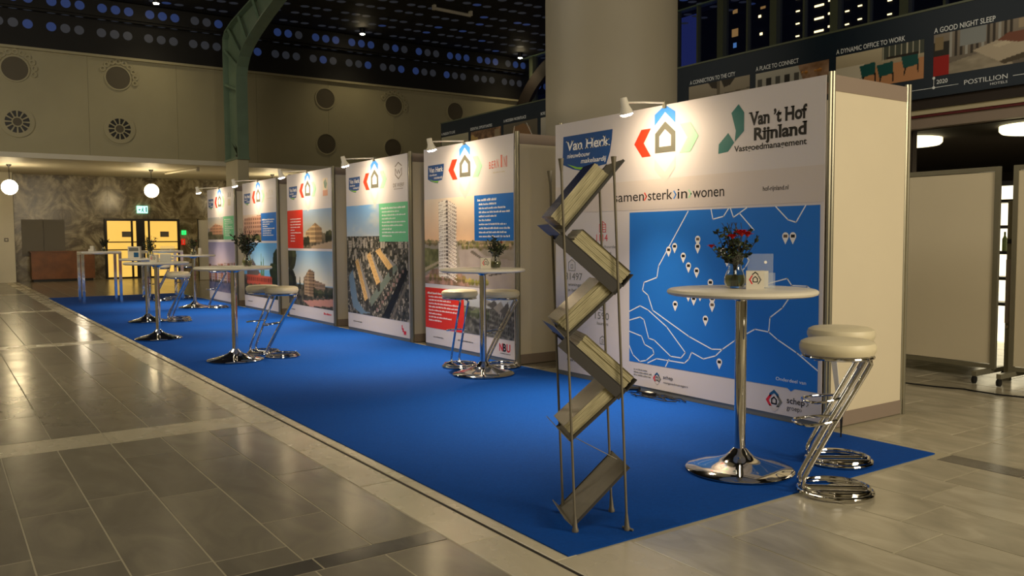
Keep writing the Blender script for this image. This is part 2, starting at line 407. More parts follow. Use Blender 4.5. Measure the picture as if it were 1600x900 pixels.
# upper wall of panels over the soffit
wu = struct(MB().box(-23.4, -23.03, -9, 14.2, 3.8, 8.3).build('wall_upper', 'groove'))
y = -8.6
while y < 14:
    o = MB().box(-.03, 0, .003, 2.397, 0, 2.79).build('wall_panel', 'plaster_dim', wu); o.location = (-23, y, 3.8); y += 2.4
MB().box(-23.03, -22.98, -9, 14.2, 3.66, 3.8).build('soffit_edge', 'white', wu)
MB().box(-23, -22.9, -9, 14.2, 6.59, 6.66).build('wall_cap', 'plaster_dim', wu)
# roundels: two rows
def disc(mb, cy, cz, r, x, n=32):
    mb.add([(x, cy + r * math.cos(2 * PI * j / n), cz + r * math.sin(2 * PI * j / n)) for j in range(n)], [tuple(range(n))])
def ring(mb, cy, cz, r0, r1, xa, xb_, n=32, a0=0, a1=2 * PI):
    full = abs(a1 - a0) > 6.2; vs = []; fs = []
    k = n if full else n + 1
    for j in range(k):
        q = a0 + (a1 - a0) * j / n; cc, ss = math.cos(q), math.sin(q)
        for r, x in ((r0, xa), (r0, xb_), (r1, xb_), (r1, xa)): vs.append((x, cy + r * cc, cz + r * ss))
    for j in range(n):
        b = ((j + 1) % k) * 4; a = j * 4
        for t in range(4): fs.append((a + t, a + (t + 1) % 4, b + (t + 1) % 4, b + t))
    mb.add(vs, fs)
M['roundel'] = mat('roundel_dark', '5a5240', .6)
for i, (cy, cz, orn) in enumerate(((-3.18, 6.05, 1), (-.61, 6.06, 1), (5.69, 6.03, 0), (8.2, 6.01, .5), (10.68, 5.99, 0), (5.7, 4.54, 0), (8.15, 4.53, 0), (10.7, 4.53, 0))):
    mb = MB(); mb.lathe([(.32, 0), (.32, .012), (0, .012)], 36, (0, 0, 0), 'x'); o = mb.build('roundel', 'roundel', wu); o.location = (-22.999, cy, cz)
    mb = MB(); ring(mb, 0, 0, .32, .36, 0, .03); mb.build('roundel_rim', 'plaster_dim', o)
    if orn:
        mb = MB(); n = 9
        for k in range(n):
            q = math.radians(-15 + 165 * k / (n - 1)); rr = .46; cy_, cz_ = rr * math.cos(q), rr * math.sin(q)
            ring(mb, cy_, cz_, .035, .085, 0, .04, 10)
        ring(mb, 0, 0, .40, .43, 0, .03, 16, math.radians(-20), math.radians(155)); mb.build('scalloped_ornament', 'plaster_dim', o)
for cy, cz in ((-3.17, 4.62), (-.61, 4.60)):
    mb = MB(); ring(mb, 0, 0, .30, .42, 0, .035, 36); o = mb.build('air_vent', 'plaster_dim', wu); o.location = (-22.999, cy, cz)
    mb = MB(); mb.lathe([(.30, 0), (.30, .004), (0, .004)], 32, (0, 0, 0), 'x'); mb.build('vent_shadow_plate', 'black', o)
    mb = MB(); mb.lathe([(.11, 0), (.11, .03), (0, .03)], 24, (0, 0, 0), 'x'); mb.build('vent_hub', 'roundel', o)
    mb = MB(); ring(mb, 0, 0, .11, .14, .004, .04, 24)
    for k in range(12):
        q = 2 * PI * k / 12; c_, s_ = math.cos(q), math.sin(q); t = .022
        mb.add([(.03, .12 * c_ - t * s_ * .6, .12 * s_ + t * c_ * .6), (.03, .30 * c_ - t * s_, .30 * s_ + t * c_), (.03, .30 * c_ + t * s_, .30 * s_ - t * c_), (.03, .12 * c_ + t * s_ * .6, .12 * s_ - t * c_ * .6)], [(0, 1, 2, 3)])
    mb.build('vent_spokes', 'plaster_dim', o)
# ceiling: dark metal trays pierced by round holes in threes
cl = struct(MB().box(-31, 9, -9, 14.2, 8.3, 8.45).build('ceiling', 'ceil'))
MB().box(-23, -22.9, -9, 14.2, 6.66, 7.62).build('ceiling_fascia', 'ceil', cl)
MB().box(-23, -22.72, -9, 14.2, 7.62, 7.68).build('ceiling_ledge', 'ceil', cl)
MB().box(-22.98, -22.65, -9, 14.2, 7.68, 8.14).build('ceiling_fascia', 'ceil', cl)
for i in range(9):
    x0 = -22.65 + i * 2.56
    MB().box(x0 + .01, x0 + 2.55, -9, 14.2, 8.16, 8.3).build('ceiling_tray', 'ceil', cl)
gh, gb = MB(), MB(); r2 = random.Random(7)
for j in range(19):
    yc = -8.21 + 1.256 * j
    for t in (-1, 0, 1):
        yy = yc + t * .345
        for mbx, z, x, n in ((gh if r2.random() < .7 else gb, 7.27, -22.895, 16), (gb if r2.random() < .8 else gh, 7.9, -22.645, 16)):
            disc(mbx, yy, z, .125, x, n)
        # slots on the ledge underside
        gh.add([(-22.80 + .07 * math.cos(q), yy + .11 * math.sin(q), 7.618) for q in [2 * PI * k / 12 for k in range(12)]], [tuple(range(12))[::-1]])
        for i in range(12):
            X = -22.1 + i * .92 + (.12 if i % 2 else 0)
            if X > -11: break
            (gh if r2.random() < .9 else gb).add([(X + .13 * math.cos(q), yy + .13 * math.sin(q), 8.158) for q in [2 * PI * k / 14 for k in range(14)]], [tuple(range(14))[::-1]])
gh.build('ceiling_perforations', 'hole', cl, kind='stuff'); gb.build('blue_ceiling_perforations', 'holeb', cl, kind='stuff')
# walls behind the camera close the hall
struct(MB().box(-31, 9, -9.2, -9, -.1, 8.4).build('wall_front', 'plaster')); struct(MB().box(8.8, 9, -9, 14.2, -.1, 8.4).build('wall_right', 'plaster'))
# mezzanine with window wall
mz = struct(MB().box(-14.1, 9, 5.06, 14.2, 2.95, 3.10).build('ceiling_mezzanine', 'room'))
MB().box(-14.1, 9, 5.10, 5.2, 2.89, 3.06).build('mezzanine_edge', 'plaster', mz)
MB().box(-14.1, 9, 5.16, 5.3, 2.73, 2.86).build('mezzanine_edge', 'band', mz)
MB().box(-14.1, 9, 5.08, 5.12, 3.05, 3.075).build('mezzanine_bead', 'white', mz)
MB().box(-14.1, 9, 5.3, 14.1, 2.72, 2.95).build('room_ceiling', 'room', mz)
MB().box(-14.1, 9, 5.12, 5.16, 2.86, 2.89).build('mezzanine_bead', 'bloomd', mz)
wb = struct(MB().box(-31, 9, 13.62, 14.2, -.1, 4.0).build('wall_back', 'room'))
struct(MB().box(-31, 9, 13.45, 13.7, 8.12, 8.4).build('trim_1', 'green'))
struct(MB().box(-23, 9, 13.45, 13.7, 4.0, 4.08).build('trim_2', 'green'))
wn = struct(MB().box(-23, 9, 13.57, 13.58, 4.08, 8.12).build('window_1', 'pane'))
M['mull'] = mat('olive_mullion', '5c6450', .45)
for i in range(17):
    X = -22.05 + i * 1.83
    MB().box(X - .11, X + .11, 13.42, 13.66, 4.08, 8.12).build('window_post', 'mull', wn)
    MB().box(X + .88, X + .94, 13.48, 13.62, 4.08, 8.12).build('window_mullion', 'mull', wn)
    if i in (8, 9): MB().box(X + .13, X + 1.7, 13.5, 13.6, 7.3 + .15 * (i % 2), 8.12).build('window_header', 'mull', wn)

mb = MB(); n_ = 14
for k in range(n_ + 1):
    q = math.radians(180 - 90 * k / n_); 
    for rr in (3.2, 3.75):
        mb.v += [(-18.6 + rr * math.cos(q) * 1.25, 13.30, 5.0 + rr * math.sin(q) * .88), (-18.6 + rr * math.cos(q) * 1.25, 13.44, 5.0 + rr * math.sin(q) * .88)]
for k in range(n_):
    a = k * 4; mb.f += [(a, a + 2, a + 6, a + 4), (a + 1, a + 5, a + 7, a + 3), (a, a + 4, a + 5, a + 1), (a + 2, a + 3, a + 7, a + 6)]
mb.build('window_arch', 'room', wn)
# ---------------------------------------------------------------- booths
def logo(par, cx, cz, s, y):
    t = lambda pts: [(cx + (a - 1.53) * s, cz + (b - 2.2) * s) for a, b in pts]
    MB().flat(t([(1.15, 2.2), (1.24, 2.32), (1.36, 2.32), (1.27, 2.2), (1.36, 2.08), (1.25, 2.08)]), y).build('red_chevron', 'p_red', par)
    MB().flat(t([(1.91, 2.2), (1.82, 2.08), (1.70, 2.08), (1.79, 2.2), (1.70, 2.32), (1.82, 2.32)]), y).build('green_chevron', 'p_green', par)
    b = t([(1.53, 2.5), (1.405, 2.43), (1.405, 2.335), (1.53, 2.44), (1.65, 2.335), (1.65, 2.43)]); b = [(q[0], min(q[1], 2.499)) for q in b]
    mb = MB(); mb.flat([b[0], b[1], b[2], b[3]], y); mb.flat([b[0], b[3], b[4], b[5]], y); mb.build('blue_chevron', 'p_blue', par)
    g = t([(1.53, 1.84), (1.405, 1.96), (1.405, 2.05), (1.53, 1.93), (1.65, 2.05), (1.65, 1.96)])
    mb = MB(); mb.flat([g[0], g[1], g[2], g[3]], y); mb.flat([g[0], g[3], g[4], g[5]], y); mb.build('grey_chevron', 'p_lgrey', par)
    o = t([(1.53, 2.36), (1.41, 2.265), (1.41, 2.10), (1.65, 2.10), (1.65, 2.265)]); n = t([(1.53, 2.295), (1.46, 2.24), (1.46, 2.15), (1.60, 2.15), (1.60, 2.24)])
    mb = MB()
    for i in range(5): mb.flat([o[i], o[(i + 1) % 5], n[(i + 1) % 5], n[i]], y)
    mb.build('house_outline', 'p_ggrey', par)
def shield(par, x0, z0, x1, z1, y):
    W_, H_ = x1 - x0, z1 - z0; t = lambda pts: [(x0 + a * W_, z0 + b * H_) for a, b in pts]
    MB().flat(t([(.0, 1), (1, 1), (.985, .75), (.95, .45), (.88, .16), (.66, .12), (.62, 0), (.45, .03), (.2, .12), (-.02, .27)]), y).build('shield', 'p_dblue', par)
    MB().flat(t([(.08, .27), (.3, .16), (.5, .13), (.66, .13), (.62, .035), (.45, .06), (.25, .13)]), y - .0005).build('lime_swoosh', 'p_lime', par)
    mb = MB(); text(mb, 'Van Herk', x0 + .06 * W_, x0 + .95 * W_, z0 + .62 * H_, .25 * H_, y - .0006, .02, .08, serif=True); mb.build('lettering', 'p_white', par); mb = MB()
    text(mb, 'nieuwbouw', x0 + .08 * W_, x0 + .56 * W_, z0 + .42 * H_, .12 * H_, y - .0006, .012, .2); mb.build('lettering', 'p_white', par); mb = MB()
    text(mb, 'makelaardij', x0 + .37 * W_, x0 + .88 * W_, z0 + .25 * H_, .12 * H_, y - .0006, .012, .2)
    mb.build('lettering', 'p_white', par)

def post_mesh():
    mb = MB(); pr = []
    for k in range(16):
        q = 2 * PI * (k + .5) / 16; r = .026 if (k // 1) % 4 not in (1,) else .019; pr.append((r * math.cos(q), r * math.sin(q)))
    mb.add([(a, b, 0) for a, b in pr] + [(a, b, 2.52) for a, b in pr], [(i, (i + 1) % 16, 16 + (i + 1) % 16, 16 + i) for i in range(16)] + [tuple(range(16, 32))])
    me = bpy.data.meshes.new('corner_post'); me.from_pydata(mb.v, [], mb.f); me.materials.append(M['alu']); return me
PM = post_mesh()
D = .98
def booth(x, W, label):
    t = thing('exhibition_booth', label, 'booth', (x, 0, 0), 0, 'white walled exhibition booths in a row')
    fr = MB().box(.0, W, .0, .012, .05, 2.5).build('front_print', 'print', t)
    MB().box(0, W, .004, .014, .006, .05).build('skirting', 'alu', t)
    for px, py in ((W + .027, .03), (W + .027, D), (.03, .045), (.03, D)):
        o = link('corner_post', PM, t); o.location = (px, py, 0)
    for sx, a, b in ((W + .02, .055, D - .03), (.02, .06, D - .03)):
        MB().box(sx, sx + .012, a, b, .11, 2.39).build('side_panel', 'cream', t)
        MB().box(sx - .004, sx + .018, a, b, 2.39, 2.5).build('side_fascia', 'band', t)
        MB().box(sx - .004, sx + .018, a, b, .006, .11).build('side_plinth', 'band', t)
    MB().box(.06, W, D - .02, D, .02, 2.5).build('back_panel', 'cream', t)
    MB().box(.05, W, .02, .035, 2.45, 2.5).build('top_rail', 'alu', t)
    return t, fr
YP = -.0015
def block(par, x0, x1, z0, z1, mt, y=YP): return MB().rect(x0, x1, z0, z1, y).build('colour_block', mt, par)
def lines(par, x0, x1, z1, z0, n, h, seed, mt='p_white', first_bold=True):
    r = random.Random(seed); mb = MB()
    for i in range(n):
        z = z1 - (z1 - z0) * i / max(1, n - 1); e = x1 - (x1 - x0) * r.choice((0, 0, .1, .25, .4, .55))
        dashes(mb, x0 + (0 if i == 0 and first_bold else .03), e, z, h * (1.25 if i == 0 and first_bold else 1), YP - .0012, r)
    return mb.build('small_print', mt, par, kind='stuff')
def common(par, sh=(.11, 2.06, .51, 2.29), lx=1.0):
    shield(par, *sh, YP); logo(par, lx, 2.2, 1.0, YP - .0012)

# booth f, the wide one with the map
FX = -3.09
tf, pf = booth(FX, 3.09, 'widest exhibition booth, front printed with a blue map, nearest to the camera')
shield(pf, .13, 2.0, .86, 2.37, YP); logo(pf, 1.53, 2.2, 1.0, YP - .0012)
block(pf, 0, 3.09, 1.62, 1.88, 'p_lgrey')
mp_ = block(pf, 1.09, 3.06, .26, 1.60, 'p_mapb')
mb = MB()
for L in ([(1.80, 1.59), (1.46, 1.13), (1.44, 1.03), (1.28, .98), (1.26, .91), (1.33, .87), (1.39, .74), (1.82, .55), (2.07, .47), (2.18, .48), (2.30, .56), (2.50, .67), (2.63, .66), (2.71, .61), (2.88, .53), (3.06, .42)],
          [(2.18, .48), (2.11, .42), (1.98, .38), (1.85, .42), (1.82, .36), (1.77, .32), (1.55, .32), (1.44, .32), (1.33, .27)], [(1.59, .33), (1.55, .265)],
          [(1.09, .71), (1.23, .77), (1.33, .74), (1.56, .61), (1.78, .41), (1.73, .36), (1.61, .36), (1.41, .48), (1.34, .49), (1.28, .65), (1.23, .67), (1.09, .63)],
          [(1.09, .53), (1.25, .50), (1.29, .43), (1.39, .40), (1.41, .36), (1.31, .29), (1.23, .27), (1.14, .32), (1.09, .40)],
          [(2.05, 1.60), (2.07, 1.52), (2.18, 1.54), (2.23, 1.60)], [(2.25, 1.60), (2.28, 1.53), (2.41, 1.60)], [(2.34, 1.56), (2.48, 1.43)], [(2.68, 1.60), (2.79, 1.50), (2.86, 1.48), (2.94, 1.60)],
          [(2.41, 1.22), (2.44, 1.20), (2.40, 1.14), (2.33, 1.08)], [(2.45, .98), (2.79, 1.07), (2.83, 1.02), (2.96, 1.02), (3.03, .98), (3.06, .98)], [(2.83, 1.02), (2.82, .94), (2.75, .85), (2.64, .77), (2.63, .66)]):
    MB().line(L, .0095, YP - .0006).build('map_outline', 'p_outl', mp_)
for k, (a, b) in enumerate([(1.58, 1.27), (1.65, 1.30), (1.91, 1.36), (1.91, 1.30), (1.75, 1.22), (1.81, 1.14), (1.90, 1.10), (2.77, 1.38), (2.835, 1.38), (2.18, 1.27), (2.22, 1.20), (2.05, 1.01), (1.81, .90), (1.87, .87), (1.94, .91), (1.66, .81), (2.07, .88), (2.07, .83), (2.00, .71), (2.15, .375)]):
    r_ = .029; pts = [(a + r_ * math.cos(q), b + r_ * math.sin(q)) for q in [math.radians(-30 + 240 * j / 12) for j in range(13)]] + [(a, b - .06)]
    o = MB().flat(pts, YP - .001 - .0002 * (k % 3)).build('map_pin', 'p_white', pf)
    MB().rect(a - .017, a + .017, b - .010, b + .012, YP - .0018).build('pin_emblem', 'p_black' if k % 5 != 2 else 'p_brown', o)
for s_, a, b, z, h, bd in (("Van ’t Hof", 2.42, 2.94, 2.225, .095, .035), ('Rijnland', 2.47, 2.94, 2.11, .09, .035), ('Vastgoedmanagement', 2.28, 2.94, 2.037, .045, .018)):
    mb = MB(); text(mb, s_, a, b, z, h, YP, bd, serif=h > .05); mb.build('lettering', 'p_text', pf)
mb = MB(); mb.flat([(2.32, 2.40), (2.375, 2.33), (2.375, 2.19), (2.285, 2.115), (2.295, 2.2), (2.25, 2.34)], YP); mb.flat([(2.22, 2.19), (2.125, 2.11), (2.12, 2.035), (2.22, 2.045), (2.28, 2.11)], YP); mb.build('teal_emblem', 'p_teal', pf)
y2 = YP - .0006
for s_, a, b in (('samen', .88, 1.275), ('sterk', 1.325, 1.62), ('in', 1.68, 1.79), ('wonen', 1.85, 2.185)):
    mb = MB(); text(mb, s_, a, b, 1.70, .088, y2, .004); mb.build('lettering', 'p_text', pf)
for a, mt in ((1.295, 'p_red'), (1.65, 'p_blue'), (1.82, 'p_green')):
    MB().line([(a - .012, 1.765), (a + .012, 1.735), (a - .012, 1.705)], .013, y2).build('arrow_mark', mt, pf)
mb = MB(); text(mb, 'hof-rijnland.nl', 2.56, 2.79, 1.722, .034, y2, .012); mb.build('lettering', 'p_text', pf)
for s_, a, b, z, h, mt in (('1114', .63, .79, 1.345, .065, 'p_mred'), ('31497', .16, .42, .965, .07, 'p_tgrey'), ('1590', .61, .81, .61, .065, 'p_tgrey'), ('x', .275, .31, .255, .04, 'p_text')):
    mb = MB(); text(mb, s_, a, b, z, h, YP, .0); mb.build('lettering', mt, pf)
mb = MB(); text(mb, 'verhuurde', .68, .90, 1.28, .028, YP); text(mb, 'woningen', .68, .84, 1.225, .028, YP); text(mb, 'woningen', .2, .43, .905, .03, YP, .01); text(mb, 'in beheer', .2, .42, .85, .03, YP, .01); text(mb, 'huurders', .64, .80, .555, .03, YP, .01)
dashes(mb, .2, .39, .205, .026, YP, random.Random(3)); dashes(mb, .18, .41, .16, .026, YP, random.Random(5)); dashes(mb, .14, .34, 1.235, .024, YP, random.Random(8))
dashes(mb, 1.15, 1.33, .19, .012, YP, random.Random(1)); dashes(mb, 1.15, 1.38, .165, .012, YP, random.Random(2)); dashes(mb, 1.15, 1.37, .14, .012, YP, random.Random(4))
mb.build('small_print', 'p_tgrey', pf)
def icon(cx, cz, s, mt, bars=False):
    mb = MB(); mb.line([(cx - s, cz - s), (cx + s, cz - s), (cx + s, cz + s * .6), (cx, cz + s * 1.2), (cx - s, cz + s * .6), (cx - s, cz - s)], .006, YP)
    if bars:
        for k in (-.5, 0, .5): mb.line([(cx - s * .8, cz + s * k), (cx + s * .8, cz + s * k)], .006, YP)
        mb.line([(cx, cz - s), (cx, cz + s)], .006, YP)
    else: mb.line([(cx - s * .3, cz - s * .5), (cx + s * .3, cz - s * .5), (cx + s * .3, cz + s * .2), (cx - s * .3, cz + s * .2), (cx - s * .3, cz - s * .5)], .005, YP)
    mb.build('icon', mt, pf)
icon(.72, 1.475, .045, 'p_mred', True); icon(.26, 1.105, .05, 'p_tgrey'); icon(.72, .735, .04, 'p_tgrey'); icon(.72, .41, .035, 'p_tgrey')
def minilogo(cx, cz, s):
    for pts, mt in (([(-.08, 0), (-.045, .045), (-.02, .045), (-.05, 0), (-.02, -.045), (-.045, -.045)], 'p_mred'), ([(.08, 0), (.045, -.045), (.02, -.045), (.05, 0), (.02, .045), (.045, .045)], 'p_tgrey'),
                    ([(0, .09), (-.045, .055), (-.045, .028), (0, .062), (.045, .028), (.045, .055)], 'p_dbb'), ([(0, -.09), (.045, -.055), (.045, -.03), (0, -.06), (-.045, -.03), (-.045, -.055)], 'p_lgrey')):
        q = [(cx + a * s, cz + b * s) for a, b in pts]
        if mt in ('p_dbb', 'p_lgrey'): mb = MB(); mb.flat([q[0], q[1], q[2], q[3]], YP); mb.flat([q[0], q[3], q[4], q[5]], YP)
        else: mb = MB().flat(q, YP)
        mb.build('logo_chevron', mt, pf)
    MB().line([(cx + a * s, cz + b * s) for a, b in ((-.022, -.022), (.022, -.022), (.022, .012), (0, .03), (-.022, .012), (-.022, -.022))], .011 * s, YP).build('house_outline', 'p_text', pf)
minilogo(1.445, .145, .62); minilogo(2.685, .145, .95)
for a_ in (('schep', 1.52, 1.635, .155, .03, .01), ('schep', 2.80, 2.955, .148, .045, .012), ('vastgoedmanagers', 1.52, 1.81, .115, .018, 0), ('groep›', 2.80, 2.93, .098, .035, 0)):
    mb = MB(); text(mb, *a_[:5], YP, a_[5]); mb.build('lettering', 'p_text', pf)
MB().line([(2.97, .18), (2.985, .163), (2.97, .147)], .006, YP).build('arrow_mark', 'p_tgrey', pf)
mb = MB(); text(mb, 'Onderdeel van', 2.70, 2.965, .305, .026, YP - .0006); mb.build('lettering', 'p_outl', pf)
MB().flat([(2.80, .262), (2.87, .262), (2.835, .238)], YP - .0003).build('pointer_notch', 'p_mapb', pf)

# booth e
te, pe = booth(-5.83, 2.0, 'exhibition booth with a round-cornered white apartment tower pictured on its front')
p = Pic(160, 86, 'e8c9a0', 3)
p.grad(0, .5, 'ead9c4', 'efc49a'); n = p.noise(5, 4); p.a *= (.95 + .1 * n)[..., None]
m_ = p.Y > .5; p.mottle(m_, '8f8574', 'a59c92', 8, 10); p.trees(0, 1, .52, .028, 70, '6a6a3e', 'b59a74'); p.trees(.45, 1, .56, .03, 60, '7a7c3c', 'c0a58a')
p.mottle(p.mask([(.42, .60), (.62, .58), (.72, .66), (1, .70), (1, 1), (.5, 1), (.45, .9)]), '9c9088', 'b0a49c', 10, 6)
p.mottle(p.mask([(0, .58), (.2, .60), (.2, .78), (0, .88)]), '4f5230', '8d8a5c', 24, 14); p.poly([(0, .82), (.2, .72), (.2, .75), (0, .86)], 'b8a684')
p.mottle(p.mask([(.0, .95), (.1, .82), (.45, .86), (.55, 1), (0, 1)]), '6b5a44', 'c79a8a', 30, 10); p.trees(.02, .5, .93, .035, 50, '8a7a40', 'd0a090'); p.trees(.5, .75, .95, .03, 20, '8a8a40', 'c8b060')
m_ = p.poly([(.19, .05), (.28, .02), (.28, .93), (.18, .9)], 'e6ddd0'); p.windows(m_, 5, 21, '8b7a6a', .18, .28, .02, .93)
m_ = p.poly([(.28, .02), (.40, .10), (.39, .92), (.28, .93)], 'd2c3b4'); p.windows(m_, 6, 21, '6e6054', .28, .4, .02, .93, sl=-.3)
for i in range(21):
    y_ = .035 + i * .0425; p.poly([(.185, y_ + .02), (.28, y_), (.40, y_ + .07), (.40, y_ + .082), (.28, y_ + .013), (.185, y_ + .033)], 'f4ece0')
m_ = p.mask([(.27, .02), (.30, .02), (.30, .92), (.27, .92)]); p.windows(m_, 1, 21, '3a3330', .26, .31, .02, .93)
p.poly([(.75, .86), (1, .8), (1, .815), (.75, .875)], '4a423c')
p.poly([(.55, .62), (.58, .60), (.74, .72), (.73, .735)], '6b6258')
p.put(0, 2.0, .81, 1.87, YP, pe, 'printed picture of a white apartment tower above a river at sunset')
common(pe)
block(pe, 1.2, 2.0, 1.35, 1.87, 'p_bluebox', YP - .0006)
lines(pe, 1.27, 1.93, 1.80, 1.39, 10, .022, 5)
block(pe, 0, .95, .25, .76, 'p_redbox'); lines(pe, .06, .86, .68, .34, 9, .02, 6)
p = Pic(84, 40, 'b9bcc0', 5); p.grad(0, .45, 'c6ccd2', 'a8aaa8'); p.mottle(p.Y > .35, '3a3a34', '8c8a80', 20, 12); p.trees(0, .5, .5, .1, 30, '3f4a30', '8a8f70')
for k in range(4): p.poly([(.35 + .13 * k, .2 + .06 * k), (.5 + .13 * k, .15), (1, .5 + .1 * k), (1, .6 + .1 * k)], '55524c' if k % 2 else '8d8880')
m_ = p.mask([(.4, .3), (1, .5), (1, 1), (.4, .9)]); p.windows(m_, 14, 6, '26241f', .4, 1, .3, 1, .6, -.3)
p.put(.95, 2.0, .26, .745, YP, pe, 'printed picture of grey gabled houses')
for i, (ch, hgt) in enumerate((('B', .075), ('E', .08), ('R', .085), ('N', .095), ('I', .135), ('N', .115), ('I', .12))):
    xx = 1.52 + (.052 * i if i < 4 else .052 * i + .035); mb = MB()
    if i == 4: mb.rect(xx - .01, xx + .022, 2.155, 2.155 + hgt, YP)
    else: text(mb, ch, xx, xx + (.04 if ch != 'I' else .012), 2.155, hgt, YP, .01)
    mb.build('lettering', 'p_bern', pe)
mb = MB(); dashes(mb, 1.6, 1.85, 2.10, .014, YP, random.Random(9)); mb.build('small_print', 'p_cream2', pe)
for ch, a, b, mt in (('N', 1.70, 1.77, 'p_mred'), ('B', 1.775, 1.84, 'p_black'), ('U', 1.845, 1.92, 'p_mred')):
    mb = MB(); text(mb, ch, a, b, .125, .085, YP, .03); mb.build('lettering', mt, pe)
mb = MB(); dashes(mb, .2, .46, .135, .014, YP, random.Random(11)); dashes(mb, .80, 1.15, .15, .014, YP, random.Random(12)); dashes(mb, 1.72, 1.92, .095, .01, YP, random.Random(13)); mb.build('small_print', 'p_text', pe, kind='stuff')

# booth d
td, pd = booth(-8.28, 2.0, 'exhibition booth with an aerial city picture below a pale green text block')
p = Pic(150, 122, '2e3228', 11)
p.grad(0, .3, '6fa3d8', 'b8c4cc'); n = np.clip((p.noise(4, 8) - .45) * 3.2, 0, 1)[..., None]; m_ = p.Y < .3; p.a[m_] = (p.a * (1 - n) + np.array([.86, .84, .78]) * n)[m_]
p.mottle(p.Y > .285, '23261e', '6a655a', 46, 40); n = p.noise(60, 50, 2); m_ = (p.Y > .29) & (n > .66); p.a[m_] = np.array([.66, .62, .55])
for k in range(26):
    x_ = p.rg.random(); hh = p.rg.uniform(.02, .06); ww_ = p.rg.uniform(.015, .035); m_ = p.rect(x_, .36 - hh, x_ + ww_, .39, 'b8ae9c'); p.windows(m_, 3, 5, '5a5650', x_, x_ + ww_, .36 - hh, .39)
for k in range(14):
    x_ = .02 + .9 * p.rg.random(); y_ = .40 + .1 * p.rg.random(); p.rect(x_, y_, x_ + .03, y_ + .05, 'a79c88')
p.poly([(.03, .66), (.10, .60), (.14, .72), (.18, .88), (.30, .97), (.40, .98), (.24, 1), (.1, .95), (.05, .8)], '6d8596')
p.poly([(.38, .86), (.8, .52), (.85, .56), (.42, .92)], '6f7a6c'); p.poly([(.6, .99), (.95, .55), (1, .58), (.7, 1)], '1a1c1a'); p.poly([(.72, 1), (1, .63), (1, .67), (.76, 1)], '6b6458')
for k in range(10): p.rect(.50 + .045 * k, .93 - .04 * k, .53 + .045 * k, .96 - .04 * k, '8a6f66')
for (x_, y_, w2, dx, dy) in ((.15, .52, .05, .16, .36), (.35, .46, .06, .16, .26), (.5, .42, .07, .2, .16)):
    m_ = p.poly([(x_, y_), (x_ + w2, y_ - .03), (x_ + w2 + dx, y_ + dy - .03), (x_ + dx, y_ + dy)], 'e0b878'); n_ = 6
    for k in range(1, 4): p.poly([(x_ + w2 * k / 4, y_ - .03 * k / 4), (x_ + w2 * k / 4 + .008, y_ - .03 * k / 4), (x_ + w2 * k / 4 + dx + .008, y_ + dy - .03 * k / 4), (x_ + w2 * k / 4 + dx, y_ + dy - .03 * k / 4)], 'a8804a')
    p.poly([(x_ + w2, y_ - .03), (x_ + w2 + .05, y_ + .02), (x_ + w2 + dx + .05, y_ + dy - .05), (x_ + w2 + dx, y_ + dy - .03)], '8f8c86')
    p.poly([(x_ + dx, y_ + dy), (x_ + w2 + dx, y_ + dy - .03), (x_ + w2 + dx, y_ + dy + .05), (x_ + dx + .02, y_ + dy + .06)], '3a382f')
p.put(0, 2.0, .27, 1.87, YP, pd, 'printed aerial picture of a city with three long yellow apartment blocks')
common(pd)
block(pd, 1.13, 2.0, 1.34, 1.87, 'p_greenbox', YP - .0006); lines(pd, 1.19, 1.93, 1.79, 1.41, 9, .02, 15)
mb = MB(); mb.line([(1.645, 2.35), (1.74, 2.40), (1.835, 2.35)], .014, YP); mb.line([(1.645, 2.32), (1.645, 2.24), (1.74, 2.18), (1.835, 2.24), (1.835, 2.32)], .014, YP); mb.line([(1.67, 2.31), (1.705, 2.25), (1.74, 2.30), (1.775, 2.25), (1.81, 2.31)], .012, YP)
mb.build('hexagon_emblem', 'p_brown', pd); mb = MB(); text(mb, 'DE WERF', 1.58, 1.90, 2.075, .05, YP, .0); dashes(mb, 1.6, 1.88, 2.045, .010, YP, random.Random(3)); mb.build('lettering', 'p_brown', pd)
MB().rect(1.775, 1.80, .155, .215, YP).rect(1.80, 1.835, .125, .175, YP).rect(1.835, 1.905, .09, .14, YP).build('red_step_emblem', 'p_mred', pd)
mb = MB(); dashes(mb, .19, .5, .145, .014, YP, random.Random(31)); mb.build('small_print', 'p_text', pd, kind='stuff')

# booth c
tc_, pc = booth(-10.86, 2.0, 'exhibition booth with a red text block left of a corner building picture')
common(pc, lx=1.0); block(pc, 0, .75, 1.225, 1.88, 'p_redbox'); lines(pc, .12, .66, 1.72, 1.34, 9, .02, 21, first_bold=False)
p = Pic(80, 42, '8fa6bd', 21); p.grad(0, .75, '8ba6c4', 'd8c8a4'); p.mottle(p.Y > .72, '3f3a2c', '8d7e66', 14, 8)
m_ = p.poly([(.1, .58), (.45, .35), (.45, .85), (.1, .85)], 'd8b684'); p.windows(m_, 9, 5, '6a4f38', .1, .45, .3, .9); m_ = p.poly([(.45, .35), (.68, .5), (.68, .84), (.45, .86)], 'b08e66'); p.windows(m_, 6, 5, '5a4634', .45, .68, .3, .9)
p.mottle(p.mask([(.68, .6), (.9, .66), (.9, .82), (.68, .84)]), '4a4636', '8a7a60', 10, 6); p.trees(.82, .97, .7, .12, 10, '2f3626', '5a5a3c'); p.trees(0, .2, .85, .1, 10, '23261a', '4a4a30'); p.poly([(.3, .95), (1, .82), (1, 1), (.3, 1)], 'b49c80')
p.put(.75, 2.0, 1.225, 1.87, YP, pc, 'printed picture of a sunlit corner building')
